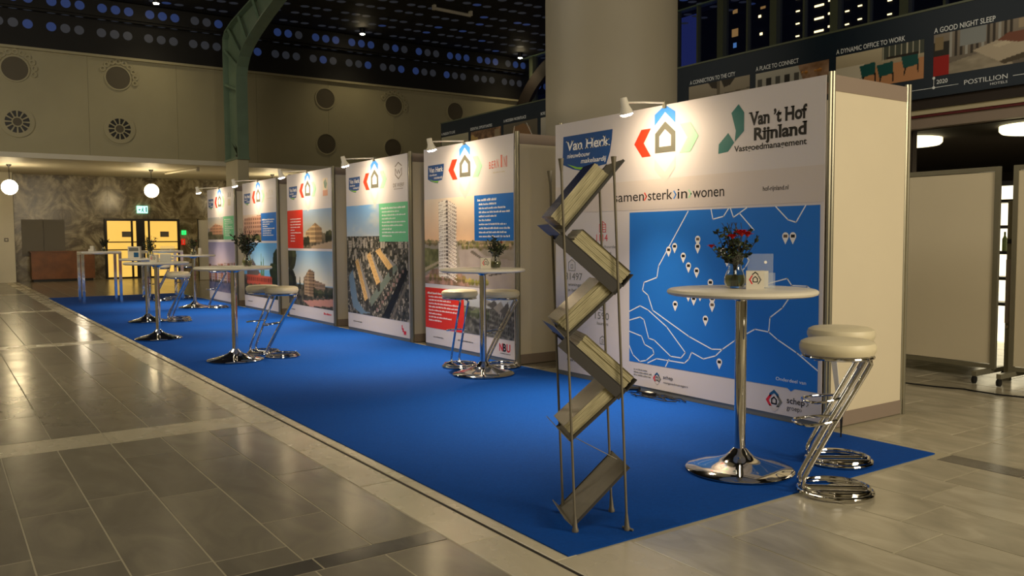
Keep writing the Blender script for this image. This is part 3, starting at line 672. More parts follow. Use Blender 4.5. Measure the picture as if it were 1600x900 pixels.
p = Pic(110, 56, '8fb0c8', 22); p.grad(0, .6, '7ea8cc', 'd9cfb8'); p.mottle(p.Y > .62, '2c2c22', '77705c', 24, 14); p.trees(0, .12, .12, .16, 30, '22261a', '5a5f3c'); p.trees(0, .07, .6, .2, 20, '1c2016', '3a3f28')
for k in range(8): p.poly([(.15 + .012 * (k % 2) + .1 * (k // 2), .72), (.18 + .1 * (k // 2), .45), (.21 + .1 * (k // 2), .72)], '2e3424')
m_ = p.poly([(.38, .5), (.5, .33), (.5, .82), (.38, .8)], 'a88f70'); p.windows(m_, 5, 9, '4a3d30', .38, .5, .33, .85); m_ = p.poly([(.5, .33), (.62, .38), (.62, .82), (.5, .82)], '8a745c'); p.windows(m_, 5, 9, '3a3028', .5, .62, .33, .85)
m_ = p.poly([(.62, .52), (.85, .58), (.85, .82), (.62, .82)], '97806a'); p.windows(m_, 9, 5, '4a3f34', .62, .85, .5, .85); p.trees(.6, 1, .75, .06, 40, '2c3220', '565a3a'); p.poly([(.35, .92), (1, .82), (1, .95), (.5, 1)], 'c08a78')
p.put(0, 2.0, .25, 1.185, YP, pc, 'printed picture of a brown apartment building among poplars')
block(pc, 1.66, 1.86, 2.07, 2.35, 'p_pale'); MB().flat([(1.70, 2.29), (1.78, 2.34), (1.84, 2.26), (1.80, 2.18), (1.73, 2.20)], YP - .0006).build('leaf_emblem', 'p_dgreen', pc); MB().rect(1.66, 1.86, 2.07, 2.16, YP - .0006).build('colour_block', 'p_pinkp', pc)
mb = MB(); dashes(mb, 1.6, 1.92, .16, .035, YP, random.Random(41)); mb.build('red_small_print', 'p_mred', pc, kind='stuff'); mb = MB(); dashes(mb, .1, .3, .15, .014, YP, random.Random(42)); mb.build('small_print', 'p_text', pc, kind='stuff')

# booth b
tb_, pb = booth(-13.45, 2.0, 'exhibition booth with a blue text block over a picture of red roofed houses')
common(pb); p = Pic(60, 34, 'c9a894', 31); p.grad(0, .2, 'd8c8b8', 'd8b8a0'); m_ = p.poly([(.1, .15), (1, .05), (1, .8), (.05, .85)], 'c99c84'); p.windows(m_, 8, 5, '6f4a40', .05, 1, .08, .85); p.mottle(p.Y > .8, '3d4a2c', 'b0906a', 16, 6)
p.put(0, 1.13, 1.355, 1.87, YP, pb, 'printed picture of a pink apartment block')
block(pb, 1.13, 2.0, 1.355, 1.88, 'p_bluebox'); lines(pb, 1.2, 1.9, 1.74, 1.45, 8, .024, 32)
p = Pic(90, 54, '6fb0dc', 33); p.grad(0, .5, '58a0d8', 'b8d4e4'); p.mottle(p.Y > .62, '2c2a22', '6d6254', 22, 14)
p.poly([(.1, .55), (.28, .3), (.52, .58), (.52, .62), (.1, .62)], '5a5452'); p.poly([(.1, .35), (.2, .2), (.25, .45), (.1, .5)], 'e0ddd6')
m_ = p.poly([(.08, .62), (.9, .60), (.95, .82), (.1, .84)], 'b8503c'); p.windows(m_, 14, 2, '6a2c22', .08, .95, .6, .85); p.poly([(.4, .62), (.55, .55), (.65, .62)], 'c86450')
for k in (.52, .58): p.poly([(k, .62), (k + .03, .2), (k + .06, .62)], '4f7a5c')
p.poly([(.84, .9), (.90, .2), (1, .1), (1, 1), (.84, 1)], '20301c'); p.trees(.85, 1, .5, .12, 16, '1c2c18', '38502c'); p.trees(.05, .8, .86, .06, 40, '26301c', '5c5c44')
p.put(0, 2.0, .27, 1.315, YP, pb, 'printed picture of red roofed houses under a blue sky')
mb = MB(); mb.line([(1.45, 2.20), (1.50, 2.26), (1.55, 2.20)], .014, YP); mb.line([(1.62, 2.20), (1.62, 2.27), (1.68, 2.30), (1.68, 2.20)], .014, YP); mb.line([(1.76, 2.20), (1.79, 2.29), (1.84, 2.25), (1.84, 2.20)], .014, YP); dashes(mb, 1.5, 1.85, 2.14, .012, YP, random.Random(2)); mb.build('skyline_emblem', 'p_cream2', pb)
mb = MB(); dashes(mb, .2, .5, .15, .014, YP, random.Random(43)); mb.build('small_print', 'p_text', pb, kind='stuff')

# booth a
ta_, pa = booth(-16.1, 2.02, 'farthest exhibition booth, front printed with a green text block and a lilac waterfront')
common(pa); p = Pic(50, 30, 'a8a098', 41); p.grad(0, .5, '9aa0a4', 'd8c4a4'); m_ = p.poly([(.15, .5), (.5, .3), (.95, .42), (.95, .8), (.15, .8)], 'c09070'); p.windows(m_, 9, 4, '6a4a3a', .15, .95, .3, .85); p.mottle(p.Y > .8, '3a3a28', '7a7458', 10, 4); p.trees(0, .25, .75, .1, 10, '2c3020', '6a6a44')
p.put(0, 1.24, 1.385, 1.875, YP, pa, 'printed picture of a brick apartment block')
block(pa, 1.24, 2.02, 1.385, 1.88, 'p_greenbox'); lines(pa, 1.32, 1.95, 1.80, 1.46, 10, .018, 44)
p = Pic(80, 52, '9c98b8', 45); p.grad(0, .55, '8f8cb0', 'd8c4c4'); n = p.noise(3, 2)[..., None]; p.a = p.a * (.85 + .3 * n)
for k in range(9):
    x_ = .12 * k; m_ = p.rect(x_, .5 - .1 * p.rg.random(), x_ + .1, .8, 'c8b0a0' if k % 2 else 'a8705c'); p.windows(m_, 3, 7, '5a4440', x_, x_ + .1, .45, .8)
p.mottle(p.Y > .8, '3c4c70', '8c8090', 12, 10); p.trees(0, 1, .8, .03, 30, '3a3a30', '6a5a4a')
p.put(0, 2.02, .24, 1.33, YP, pa, 'printed picture of a lilac waterfront skyline')
mb = MB(); mb.flat([(1.62, 2.28), (1.66, 2.40), (1.69, 2.36), (1.69, 2.28)], YP); mb.flat([(1.74, 2.28), (1.78, 2.40), (1.82, 2.36), (1.82, 2.28)], YP); mb.build('tower_emblem', 'p_tgrey', pa); mb = MB(); mb.rect(1.62, 1.82, 2.10, 2.24, YP); mb.build('colour_block', 'p_cream2', pa)
mb = MB(); dashes(mb, 1.5, 1.8, .15, .02, YP, random.Random(46)); mb.build('small_print', 'p_lgrey', pa, kind='stuff')

# ---------------------------------------------------------------- arm spotlights
SPOT = []
def arm_spot(x, label):
    t = thing('arm_spotlight', label, 'spotlight', (x, 0, 2.5), 0, 'arm spotlights over the booth fronts')
    mb = MB(); mb.tube([(0, -.015, .015), (0, -.25, .0), (0, -.45, -.02)], .008, 8); mb.build('arm', 'lens_white', t, True)
    MB().box(-.015, .015, -.02, .03, -.03, .03).build('clamp', 'alu', t)
    tilt = math.radians(16); h = MB(); h.lathe([(.0, .06), (.026, .06), (.03, .05), (.034, -.01), (.055, -.06), (.057, -.075), (.05, -.075), (.048, -.06)], 20)
    o = h.build('lamp_head', 'lens_white', t, True); o.location = (0, -.46, -.04); o.rotation_euler = (tilt, 0, 0)
    l = MB(); l.lathe([(.0, -.065), (.049, -.068), (.051, -.082), (.03, -.092), (0, -.095)], 20); l.build('lens', 'lamp_on', o, True)
    s = lamp('spot_beam', 'SPOT', (x, -.42, 2.36), 22, WARM, (x, .05, 2.12), spot_size=math.radians(150), spot_blend=1.0, shadow_soft_size=.04)
    s2 = lamp('spot_spill', 'SPOT', (x, -.50, 2.36), 380, WARM, (x, -1.0, 0), spot_size=math.radians(86), spot_blend=1.0, shadow_soft_size=.04)
    for q in (s, s2): q.parent = t; q.location = Vector(q.location) - Vector((x, 0, 2.5))
for x, l in ((-1.56, 'arm spotlight over the map booth, largest in view'), (-4.83, 'arm spotlight over the booth showing the white tower'), (-7.28, 'arm spotlight over the booth with the aerial city picture'),
             (-9.86, 'arm spotlight over the booth with the red text block at the top'), (-12.45, 'arm spotlight over the booth with the red roofed houses'), (-15.1, 'arm spotlight over the farthest booth at the row end')):
    arm_spot(x, l)

# ---------------------------------------------------------------- bistro tables
def make_table(label):
    t = thing('bistro_table', label, 'table', group='round chrome bistro tables')
    MB().lathe([(.0, 1.035), (.405, 1.035), (.422, 1.042), (.427, 1.053), (.422, 1.064), (.41, 1.07), (0, 1.07)], 48).build('tabletop', 'tabletop', t, True)
    MB().lathe([(.033, .05), (.033, 1.0), (.08, 1.02), (.12, 1.035)], 24).build('pole', 'chrome', t, True)
    MB().lathe([(.31, .006), (.313, .012), (.30, .022), (.22, .040), (.14, .062), (.085, .085), (.062, .105), (.045, .125), (.035, .135), (0, .135)], 48).build('base', 'chrome', t, True)
    return t
tabs = [((.37, -1.30), 'round bistro table before the blue map, with red flowers on it'), ((-3.46, -.64), 'round bistro table before the tower booth, between two stools'),
        ((-5.98, -2.38), 'round bistro table with a tall vase of dark withered flowers'), ((-8.75, -2.63), 'round bistro table nearest the left carpet edge, holding a leaflet stand'),
        ((-11.49, -2.23), 'round bistro table just behind the one with the leaflet stand'), ((-14.04, -.84), 'farthest round bistro table, with a red and green bouquet')]
t0 = make_table(tabs[0][1]); t0.location = (*tabs[0][0], .006)
TB = [t0] + [dup(t0, (*p_, .006), .3 * i, l) for i, (p_, l) in enumerate(tabs[1:], 1)]

# ---------------------------------------------------------------- stools
def arc(cx, cz, r, a0, a1, n, y): return [(cx + r * math.cos(a), y, cz + r * math.sin(a)) for a in [math.radians(a0 + (a1 - a0) * k / n) for k in range(n + 1)]]
def make_stool(label):
    t = thing('bar_stool', label, 'stool', group='cream bar stools with bent chrome frames')
    c = MB(); c.lathe([(0, .745), (.165, .745), (.183, .752), (.193, .772), (.194, .792), (.186, .812), (.165, .823), (.1, .828), (0, .829)], 40); c.build('seat_cushion', 'leather', t, True)
    MB().tube([(.178 * math.cos(a), .178 * math.sin(a), .738) for a in [2 * PI * k / 36 for k in range(36)]], .009, 8, True).build('seat_ring', 'chrome', t, True)
    for s in (-1, 1):
        y = .045 * s; P = [(.17, y, .014), (.0, y, .014), (-.13, y, .014)]
        P += [(-.165, y, .025), (-.178, y, .05), (-.175, y, .08), (-.16, y, .115)]
        P += [(-.02, y, .38), (.14, y, .665), (.158, y, .70), (.155, y, .72), (.13, y, .728), (0, y, .728), (-.13, y, .728)]
        MB().tube(P, .0125, 10).build('leg_tube', 'chrome', t, True)
    for rr, z in ((.19, .012), (.172, .032)):
        MB().tube([(rr * math.cos(a), rr * .97 * math.sin(a), z) for a in [2 * PI * k / 40 for k in range(40)]], .011, 8, True).build('base_ring', 'chrome', t, True)
    P = [(-.01, -.05, .40), (-.06, -.085, .395), (-.13, -.10, .385)] + [(-.15 - .07 * math.cos(a), .10 * math.sin(a), .38) for a in [math.radians(-80 + 160 * k / 10) for k in range(11)]] + [(-.13, .10, .385), (-.06, .085, .395), (-.01, .05, .40)]
    MB().tube(P, .008, 8).build('footrest', 'chrome', t, True)
    return t
A0 = math.atan2(.8236, .5671)
st = [((.955, -1.225), A0 - .1, 'nearest cream bar stool, right of the map booth table, base on the stone floor'), ((.60, -.67), A0 - .05, 'cream bar stool half hidden behind the nearest stool beside the map booth'),
      ((-4.03, -.57), A0 - 1.2, 'left bar stool at the table before the tower booth'), ((-3.75, -.22), A0 + .35, 'right bar stool at the table before the tower booth'),
      ((-6.36, -1.93), A0 - .5, 'front bar stool beside the table with dark withered flowers'), ((-5.95, -1.84), A0 + .05, 'bar stool tucked behind another, beside the table with withered flowers'),
      ((-11.19, -1.79), A0 - .3, 'bar stool right of the table behind the leaflet stand table'), ((-11.62, -1.70), A0 + .1, 'bar stool close behind another, right of the leaflet stand table'),
      ((-16.46, -.95), A0, 'bar stool far back on the carpet behind the table poles'), ((-13.63, -.48), A0 + .1, 'bar stool at the farthest round table beside the last booth'), ((-17.0, -.3), A0 + .2, 'bar stool at the far carpet end beside the chrome square table')]
s0 = make_stool(st[0][2]); s0.location = (*st[0][0], .0062); s0.rotation_euler = (0, 0, st[0][1])
for (p_, a, l) in st[1:]: dup(s0, (*p_, .007), a, l)

# square tables
def square_table(x0, x1, y0, y1, label):
    t = thing('square_high_table', label, 'table', ((x0 + x1) / 2, (y0 + y1) / 2, .006), group='square chrome framed high tables'); a, b = (x1 - x0) / 2, (y1 - y0) / 2
    MB().box(-a, a, -b, b, 1.10, 1.135).build('tabletop', 'tabletop', t)
    MB().box(-a - .002, a + .002, -b - .002, b + .002, 1.075, 1.10).build('table_frame', 'chrome', t)
    for sx in (-1, 1):
        for sy in (-1, 1): MB().box(sx * a - .028 * (sx > 0) * 2, sx * a + .056 * (sx < 0), sy * b - .056 * (sy > 0), sy * b + .056 * (sy < 0), 0, 1.075).build('leg', 'chrome', t)
    return t
square_table(-17.3, -16.6, -2.55, -1.75, 'square chrome high table standing before the brown wooden counter'); square_table(-17.4, -16.7, -1.2, -.42, 'square chrome high table standing before the yellow doors')

# ---------------------------------------------------------------- things on tables
RV = Vector((.567, .8236, 0)); FV = Vector((-.8236, .567, 0))
def on(ti, a, b, z=1.0765): q = Vector((*tabs[ti][0], z)) + RV * a + FV * b; return (q.x, q.y, q.z)
def bouquet(loc, label, h=.38, seed=1, kind='red', vs=1.0, rz=0):
    r = random.Random(seed)
    v = thing('glass_vase', 'clear glass vase ' + label, 'vase', loc, rz, 'glass vases on the high tables')
    pr = [(.028, 0), (.045, .008), (.056, .03), (.056, .055), (.045, .085), (.034, .105), (.034, .125), (.045, .16), (.052, .175), (.050, .176), (.043, .16), (.031, .125), (.031, .105), (.042, .083), (.052, .055), (.052, .032), (.04, .013), (0, .01)]
    MB().lathe([(a * vs, b * vs) for a, b in pr], 28).build('vase_body', 'glassy', v, True)
    MB().lathe([(.0, .012 * vs), (.038 * vs, .014 * vs), (.050 * vs, .032 * vs), (.050 * vs, .055 * vs), (.046 * vs, .07 * vs), (0, .07 * vs)], 20).build('water', 'water', v, True)
    f = thing('flower_bouquet', {'red': 'bouquet of red flowers and dark leaves ', 'dark': 'withered dark bouquet ', 'green': 'dark green leafy bouquet '}[kind] + label, 'flowers', (loc[0], loc[1], loc[2] + .02 * vs), rz, 'bouquets in the glass vases')
    stm, lf, lf2 = MB(), MB(), MB(); tips = []
    for k in range(20):
        a = r.uniform(0, 2 * PI); sp = r.uniform(.02, .15) * h / .38; hh = h * r.uniform(.55, .9)
        P = [(.015 * math.cos(a + 2), .015 * math.sin(a + 2), 0), (.012 * math.cos(a), .012 * math.sin(a), .11 * vs), (sp * .5 * math.cos(a), sp * .5 * math.sin(a), hh * .6), (sp * math.cos(a), sp * math.sin(a), hh)]
        stm.tube(P, .0022, 5); tips.append(P)
        for j in range(20):
            t_ = r.uniform(.3, 1); i = 1 if t_ < .55 else 2; tt = (t_ - .3) / .25 if i == 1 else (t_ - .55) / .45; tt = min(1, max(0, tt))
            b = Vector(P[i]).lerp(Vector(P[i + 1]), tt); d_ = Vector((r.gauss(0, 1), r.gauss(0, 1), r.gauss(.5, .7))).normalized(); L_ = r.uniform(.018, .048) * (h / .38)
            sd = d_.cross(Vector((r.gauss(0, 1), r.gauss(0, 1), r.gauss(0, 1)))).normalized() * L_ * .28; nn = d_.cross(sd).normalized() * L_ * .12
            (lf if r.random() < .85 else lf2).add([b, b + d_ * L_ * .5 + sd, b + d_ * L_, b + d_ * L_ * .5 - sd, b + d_ * L_ * .5 + nn], [(0, 1, 4), (1, 2, 4), (2, 3, 4), (3, 0, 4)])
    for k in range(8 if kind != 'green' else 3):
        a = r.uniform(0, 2 * PI); x = r.uniform(.02, .09); P = [(x * .2 * math.cos(a), x * .2 * math.sin(a), h * .4)] + [(x * math.cos(a + .3 * j) * (.5 + .15 * j), x * math.sin(a + .3 * j) * (.5 + .15 * j), h * (.5 + .12 * j)) for j in range(1, 5)]
        stm.tube(P, .0018, 5)
    stm.build('stems', 'stem', f); lf.build('foliage', 'leaf', f, kind='stuff')
    if kind != 'dark': lf2.build('pale_foliage', 'leaf2', f, kind='stuff')
    else: lf2.build('pale_foliage', 'stem', f, kind='stuff')
    spots = {'red': [(0.02, -.06, h * .80, .055), (-.03, -.05, h * .75, .04), (.055, -.06, h * .78, .04), (-.145, -.02, h * .60, .03)], 'dark': [(-.06, 0, h * .62, .03), (-.09, .01, h * .58, .022), (.04, 0, h * .85, .02), (0, .02, h * .7, .025)], 'green': [(.06, 0, h * .72, .024)]}[kind]
    for (x, dd, z, rr) in spots:
        c = RV * x + FV * dd; mb = MB()
        for ly in range(3):
            n = 12 - 3 * ly
            for k in range(n):
                a = 2 * PI * k / n + ly; d_ = Vector((math.cos(a), math.sin(a), .25 + .5 * ly)).normalized() * rr * (1 - .22 * ly); sd = Vector((-math.sin(a), math.cos(a), 0)) * rr * .25
                b = c + Vector((0, 0, z)); mb.add([b, b + d_ * .6 + sd, b + d_, b + d_ * .6 - sd, b + d_ * .6 + Vector((0, 0, rr * .1))], [(0, 1, 4), (1, 2, 4), (2, 3, 4), (3, 0, 4)])
        mb.lathe([(0, -rr * .3), (rr * .35, 0), (rr * .25, rr * .3), (0, rr * .4)], 8, (c.x, c.y, z)); mb.build('bloom', 'bloom' if kind != 'dark' else 'bloomd', f)
        MB().tube([(0, 0, h * .3), (c.x * .7, c.y * .7, z * .75), (c.x, c.y, z - rr * .2)], .002, 5).build('flower_stem', 'stem', f)
def leaflet_box(loc, rz, label, logo_=True):
    t = thing('leaflet_box', label, 'leaflet holder', loc, rz, 'white leaflet boxes on the tables')
    b = MB().box(-.05, .05, -.035, .035, 0, .105).build('box_body', 'paper', t); y = -.0355
    for pts, mt in (([(-.035, .055), (-.02, .08), (-.012, .08), (-.026, .055), (-.012, .03), (-.02, .03)], 'p_mred'), ([(.035, .055), (.02, .03), (.012, .03), (.026, .055), (.012, .08), (.02, .08)], 'p_tgrey')): MB().flat(pts, y).build('logo_chevron', mt, b)
    MB().line([(-.012, .042), (.012, .042), (.012, .062), (0, .073), (-.012, .062), (-.012, .042)], .005, y).line([(-.015, .085), (0, .098), (.015, .085)], .006, y).build('house_outline', 'p_text', b)
def holder(loc, rz, label, w_=.075, h_=.20):
    t = thing('acrylic_holder', label, 'leaflet holder', loc, rz, 'clear acrylic holders on the tables')
    MB().box(-w_, w_, .03, .033, 0, h_).build('back_sheet', 'acrylic', t); MB().box(-w_, w_, -.03, -.027, 0, h_ * .45).build('front_sheet', 'acrylic', t)
    MB().box(-w_, w_, -.03, .03, 0, .003).build('base_sheet', 'acrylic', t); MB().box(-w_ + .01, w_ * .5, -.02, .01, .004, h_ * .5).build('leaflets', 'paper', t)
    MB().lathe([(.009, 0), (.009, .001), (0, .001)], 12, (w_ * .4, .0285, h_ * .75), 'y').build('round_sticker', 'p_white', t)
RA = A0
bouquet(on(0, -.022, .06), 'on the table before the blue map', .37, 3, 'red', 1.12)
leaflet_box(on(0, .07, -.03), A0 - .25, 'white leaflet box with house logo, beside the vase before the map'); holder(on(0, .135, .07), A0 - .1, 'clear acrylic leaflet holder standing behind the white leaflet box before the map')
bouquet(on(1, .13, .02), 'on the table before the tower booth', .33, 8, 'green'); leaflet_box(on(1, .03, 0), A0 + .1, 'white leaflet box with house logo on the table before the tower booth')
bouquet(on(2, .16, .0), 'on the table beside the two overlapping stools', .42, 12, 'dark')
leaflet_box(on(3, -.03, 0), A0, 'white leaflet box with house logo on the table at the left carpet edge'); holder(on(3, .13, .05), A0 + .1, 'clear acrylic leaflet holder on the table at the left carpet edge', .1, .22)
bouquet(on(4, .03, .1), 'on the second table behind the left carpet edge', .37, 22, 'green')
t = thing('display_box', 'whitish display box with dark print on the table behind', 'display', on(4, -.17, -.05), A0); MB().box(-.10, .10, -.03, .03, 0, .20).build('box_body', 'paper', t); MB().rect(-.08, .08, .12, .18, -.031).build('dark_print', 'p_tgrey', t); MB().rect(.0, .08, .02, .1, -.031).build('dark_print', 'p_dbb', t)
bouquet(on(5, .0, .0), 'on the farthest round table', .36, 31, 'green'); bouquet((-16.95, -2.05, 1.142), 'on the square table before the wooden counter', .3, 37, 'dark', .8)
t = tag(MB().lathe([(.03, 0), (.035, .01), (.035, .13), (.03, .14), (0, .14)], 16).build('white_candle', 'paper', None, True), 'white candle shaped holder beside the farthest bouquet', 'candle'); t.location = on(5, .14, -.02)
t = thing('paper_stack', 'small stack of white cards on the square table before the counter', 'cards', (-17.0, -2.28, 1.142), A0); MB().box(-.06, .06, -.05, .05, 0, .05).build('card_pile', 'paper', t); MB().box(-.03, .05, -.03, .03, .05, .12).build('upright_card', 'paper', t)

# ---------------------------------------------------------------- zigzag brochure rack
E1 = Vector((.50, .866, 0)); E2 = Vector((-.90, .436, 0)); RB = Vector((.62, -2.74, .0066))
rk = thing('brochure_rack', 'leaning zigzag brochure rack of grey metal with four rods, on the blue carpet', 'rack', RB)
LW, DW, TZ = .245, .27, 1.70
shr = Vector((-.062, -.03, 0)) / TZ                            # the whole rack leans slightly
def K(u, d_, z): return E1 * u + E2 * d_ + Vector((0, 0, z)) + shr * z
for (u, d_, zt) in ((0, 0, 1.735), (LW, 0, 1.745), (0, DW, 1.70), (LW, DW, 1.71)):
    MB().tube([K(u, d_, .0), K(u, d_, .01), K(u, d_, .02), K(u, d_, .075), K(u, d_, .08), K(u, d_, zt - .06), K(u, d_, zt - .055), K(u, d_, zt)], [.016, .016, .012, .007, .006, .006, .007, .0135], 10).build('rod', 'rack', rk, True)
MB().tube([K(LW, 0, 0) + Vector((-.03, 0, .006)), K(LW, 0, 0) + Vector((.03, .01, .006))], .006, 6).build('foot_screw', 'alu', rk)
def slab(mb, p0, p1, d0, d1, n0, n1, a0=0., a1=1.):
    """box between p0 and p1 (u,z), depth d0..d1, thickness n0..n1 along the upward normal"""
    (u0, z0), (u1, z1) = p0, p1; dx, dz = u1 - u0, z1 - z0; l = math.hypot(dx, dz); nx, nz = -dz / l, dx / l
    if nz < 0: nx, nz = -nx, -nz
    vs = []
    for n in (n0, n1):
        for (t_, d_) in ((a0, d0), (a1, d0), (a1, d1), (a0, d1)):
            vs.append(K(u0 + dx * t_ + nx * n, d_, z0 + dz * t_ + nz * n))
    mb.add(vs, [(0, 3, 2, 1), (4, 5, 6, 7), (0, 1, 5, 4), (1, 2, 6, 5), (2, 3, 7, 6), (3, 0, 4, 7)]); return mb
def pages_mat():
    m = bpy.data.materials.new('stacked_pages'); m.use_nodes = True; nt = m.node_tree; N = nt.nodes.new; L = nt.links.new; b = nt.nodes['Principled BSDF']; b.inputs['Roughness'].default_value = .3
    tc = N('ShaderNodeUVMap'); mp = N('ShaderNodeMapping'); mp.inputs['Scale'].default_value = (3, 70, 1); L(tc.outputs[0], mp.inputs[0])
    n = N('ShaderNodeTexNoise'); n.inputs['Scale'].default_value = 1; n.inputs['Detail'].default_value = 3; L(mp.outputs[0], n.inputs['Vector'])
    cr = N('ShaderNodeValToRGB'); e = cr.color_ramp.elements; e[0].position = .33; e[0].color = (*lin('857d60'), 1); e[1].position = .62; e[1].color = (*lin('cfc7a2'), 1); L(n.outputs['Fac'], cr.inputs[0]); L(cr.outputs[0], b.inputs['Base Color']); return m
M['pages'] = pages_mat(); M['cover_blue'] = mat('navy_cover', '1f2a55', .25); M['cover_grey'] = mat('silver_cover', '8f8672', .25); M['darkcov'] = mat('dark_cover', '4a4438', .3)
def stack(p0, p1, a0, a1, th, cov, label):
    st_ = thing('brochure_stack', label, 'brochures', RB, 0, 'brochure stacks lying on the zigzag rack'); r = random.Random(int(p0[1] * 97)); n = 9
    for i in range(n):
        mb = MB(); j = r.uniform(-.006, .006); slab(mb, p0, p1, .012 + r.uniform(0, .006), DW - .03 + r.uniform(-.006, 0), .004 + th * i / n + .0006, .004 + th * (i + 1) / n, a0 + j, a1 + j)
        o = mb.build('brochure', 'pages', st_); me = o.data; uv = me.uv_layers.new(name='UVMap')
        for pl in me.polygons:
            for li in pl.loop_indices:
                vi = me.loops[li].vertex_index; uv.data[li].uv = ((0 if vi % 4 in (0, 3) else 1), i * .11 + (.08 if vi > 3 else 0) + (.02 if vi % 4 > 1 else 0))
    mb = MB(); slab(mb, p0, p1, .012, DW - .03, .004 + th, .0055 + th, a0, a1); mb.build('top_cover', cov, st_)
zz = [((-.004, 1.395), (LW + .02, 1.70)), ((-.004, 1.39), (LW + .02, 1.145)), ((-.004, .915), (LW + .01, 1.145)), ((-.004, .905), (LW + .02, .655)), ((-.004, .435), (LW + .01, .66)), ((-.004, .035), (LW + .02, .30))]
for i, (a, b) in enumerate(zz):
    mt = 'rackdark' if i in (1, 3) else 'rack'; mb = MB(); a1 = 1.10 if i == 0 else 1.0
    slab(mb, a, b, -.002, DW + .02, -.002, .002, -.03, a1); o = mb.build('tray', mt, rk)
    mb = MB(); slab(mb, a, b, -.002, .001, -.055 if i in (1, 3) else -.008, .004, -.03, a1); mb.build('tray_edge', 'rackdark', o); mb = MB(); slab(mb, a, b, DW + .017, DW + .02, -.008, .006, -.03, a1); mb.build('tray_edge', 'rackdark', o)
    # end lip, square to the tray at its lower end
    lo, hi = (a, b) if a[1] < b[1] else (b, a); tl = -.035 if a[1] < b[1] else 1.0
    mb = MB(); s_ = (0, 0)
    slab(mb, a, b, -.002, DW + .02, 0, .075 if i < 5 else .05, tl, tl + .012); mb.build('end_lip', mt, o)
MB().tube([K(.0, DW / 2, .435), K(LW, DW / 2, .30)], .002, 5).build('link_wire', 'rack', rk)
MB().tube([K(0, DW + .01, 1.37), K(0, DW + .01, .0)], .002, 5).build('link_wire', 'rack', rk)
stack(*zz[0], .06, .86, .085, 'cover_blue', 'topmost brochure stack on the zigzag rack, navy cover on top')
stack(*zz[1], .16, .97, .075, 'darkcov', 'second brochure stack from the top of the zigzag rack')
stack(*zz[2], .05, .88, .075, 'cover_grey', 'middle brochure stack of the zigzag rack, silvery cover')
stack(*zz[3], .16, .97, .07, 'cover_grey', 'fourth brochure stack from the top of the zigzag rack')
stack(*zz[4], .05, .90, .06, 'cover_grey', 'lowest brochure stack on the zigzag rack, above the empty tray')

# ---------------------------------------------------------------- column, steel frame, banner
t = thing('round_column', 'broad round plastered column rising behind the booths', 'column', (-4.65, 2.1, 0)); MB().lathe([(.84, .003), (.84, 8.29)], 96).build('shaft', 'column', t, True); MB().lathe([(.87, .001), (.87, .12), (.845, .13)], 96).build('column_foot', 'band', t, True)
t = thing('steel_column', 'green painted steel column curving up into an arch before the far wall', 'column', (-21.2, 2.18, 0))
def sweep(path, w0, w1, y0, y1, name, mt):                      # path of (x,z,normal offset) as a plate of given depth along its side
    mb = MB(); vs = []; fs = []
    n = len(path)
    for i, (x, z) in enumerate(path):
        a = path[max(0, i - 1)]; b = path[min(n - 1, i + 1)]; dx, dz = b[0] - a[0], b[1] - a[1]; l = math.hypot(dx, dz); nx, nz = dz / l, -dx / l
        for (q, y) in ((w0, y0), (w1, y0), (w1, y1), (w0, y1)): vs.append((x + nx * q, y, z + nz * q))
    for i in range(n - 1):
        for k in range(4): fs.append((i * 4 + k, i * 4 + (k + 1) % 4, i * 4 + 4 + (k + 1) % 4, i * 4 + 4 + k))
    mb.add(vs, fs); mb.build(name, mt, t)
inner = [(.7, 3.7), (.7, 5.7), (.72, 6.0), (.82, 6.25), (1.05, 6.5), (1.45, 6.72), (2.1, 6.93), (3.1, 7.18), (4.2, 7.4), (6, 7.7), (9, 8.1)]
outer = [(-.52, 3.7), (-.52, 5.6), (-.52, 6.9), (-.5, 7.25), (-.3, 7.42), (.35, 7.56), (1.4, 7.68), (2.6, 7.8), (4.4, 7.98), (6, 8.14)]
sweep(inner, -.02, .02, -.16, .16, 'inner_flange', 'green'); sweep(outer, -.02, .02, -.16, .16, 'outer_flange', 'green')
mb = MB(); web = inner + [(9, 8.15)] + outer[::-1]
bmw = [(x, z) for x, z in web]; mb.flat(bmw, 0.0); mb.build('web_plate', 'green', t)
for (a, b) in (((-.5, 5.9), (.68, 5.6)), ((-.5, 6.9), (.8, 6.2)), ((-.1, 7.44), (1.05, 6.5)), ((.9, 7.6), (1.6, 6.78)), ((2.2, 7.75), (2.7, 7.1))):
    mb = MB(); mb.tube([(a[0], -.1, a[1]), (b[0], -.1, b[1])], .05, 4); mb.build('stiffener', 'green', t)
MB().box(-.55, .74, -.18, .18, 3.66, 3.72).build('joint_plate', 'green', t); MB().box(-.5, .68, -.155, .155, .0, 3.66).build('column_casing', 'plaster', t)
pl = thing('spiky_plant', 'small spiky plant on the casing of the green steel column', 'plant', (-20.7, 2.1, 3.722))
mb = MB()
for k in range(9):
    a = 2 * PI * k / 9; mb.add([(0, 0, 0), (.10 * math.cos(a) - .02 * math.sin(a), .10 * math.sin(a) + .02 * math.cos(a), .25), (.20 * math.cos(a), .20 * math.sin(a), .48 - .05 * (k % 3)), (.10 * math.cos(a) + .02 * math.sin(a), .10 * math.sin(a) - .02 * math.cos(a), .25)], [(0, 1, 2), (0, 2, 3)])
mb.build('leaves', 'leaf', pl); MB().lathe([(.06, 0), (.08, .08), (0, .08)], 12).build('pot', 'black', pl)

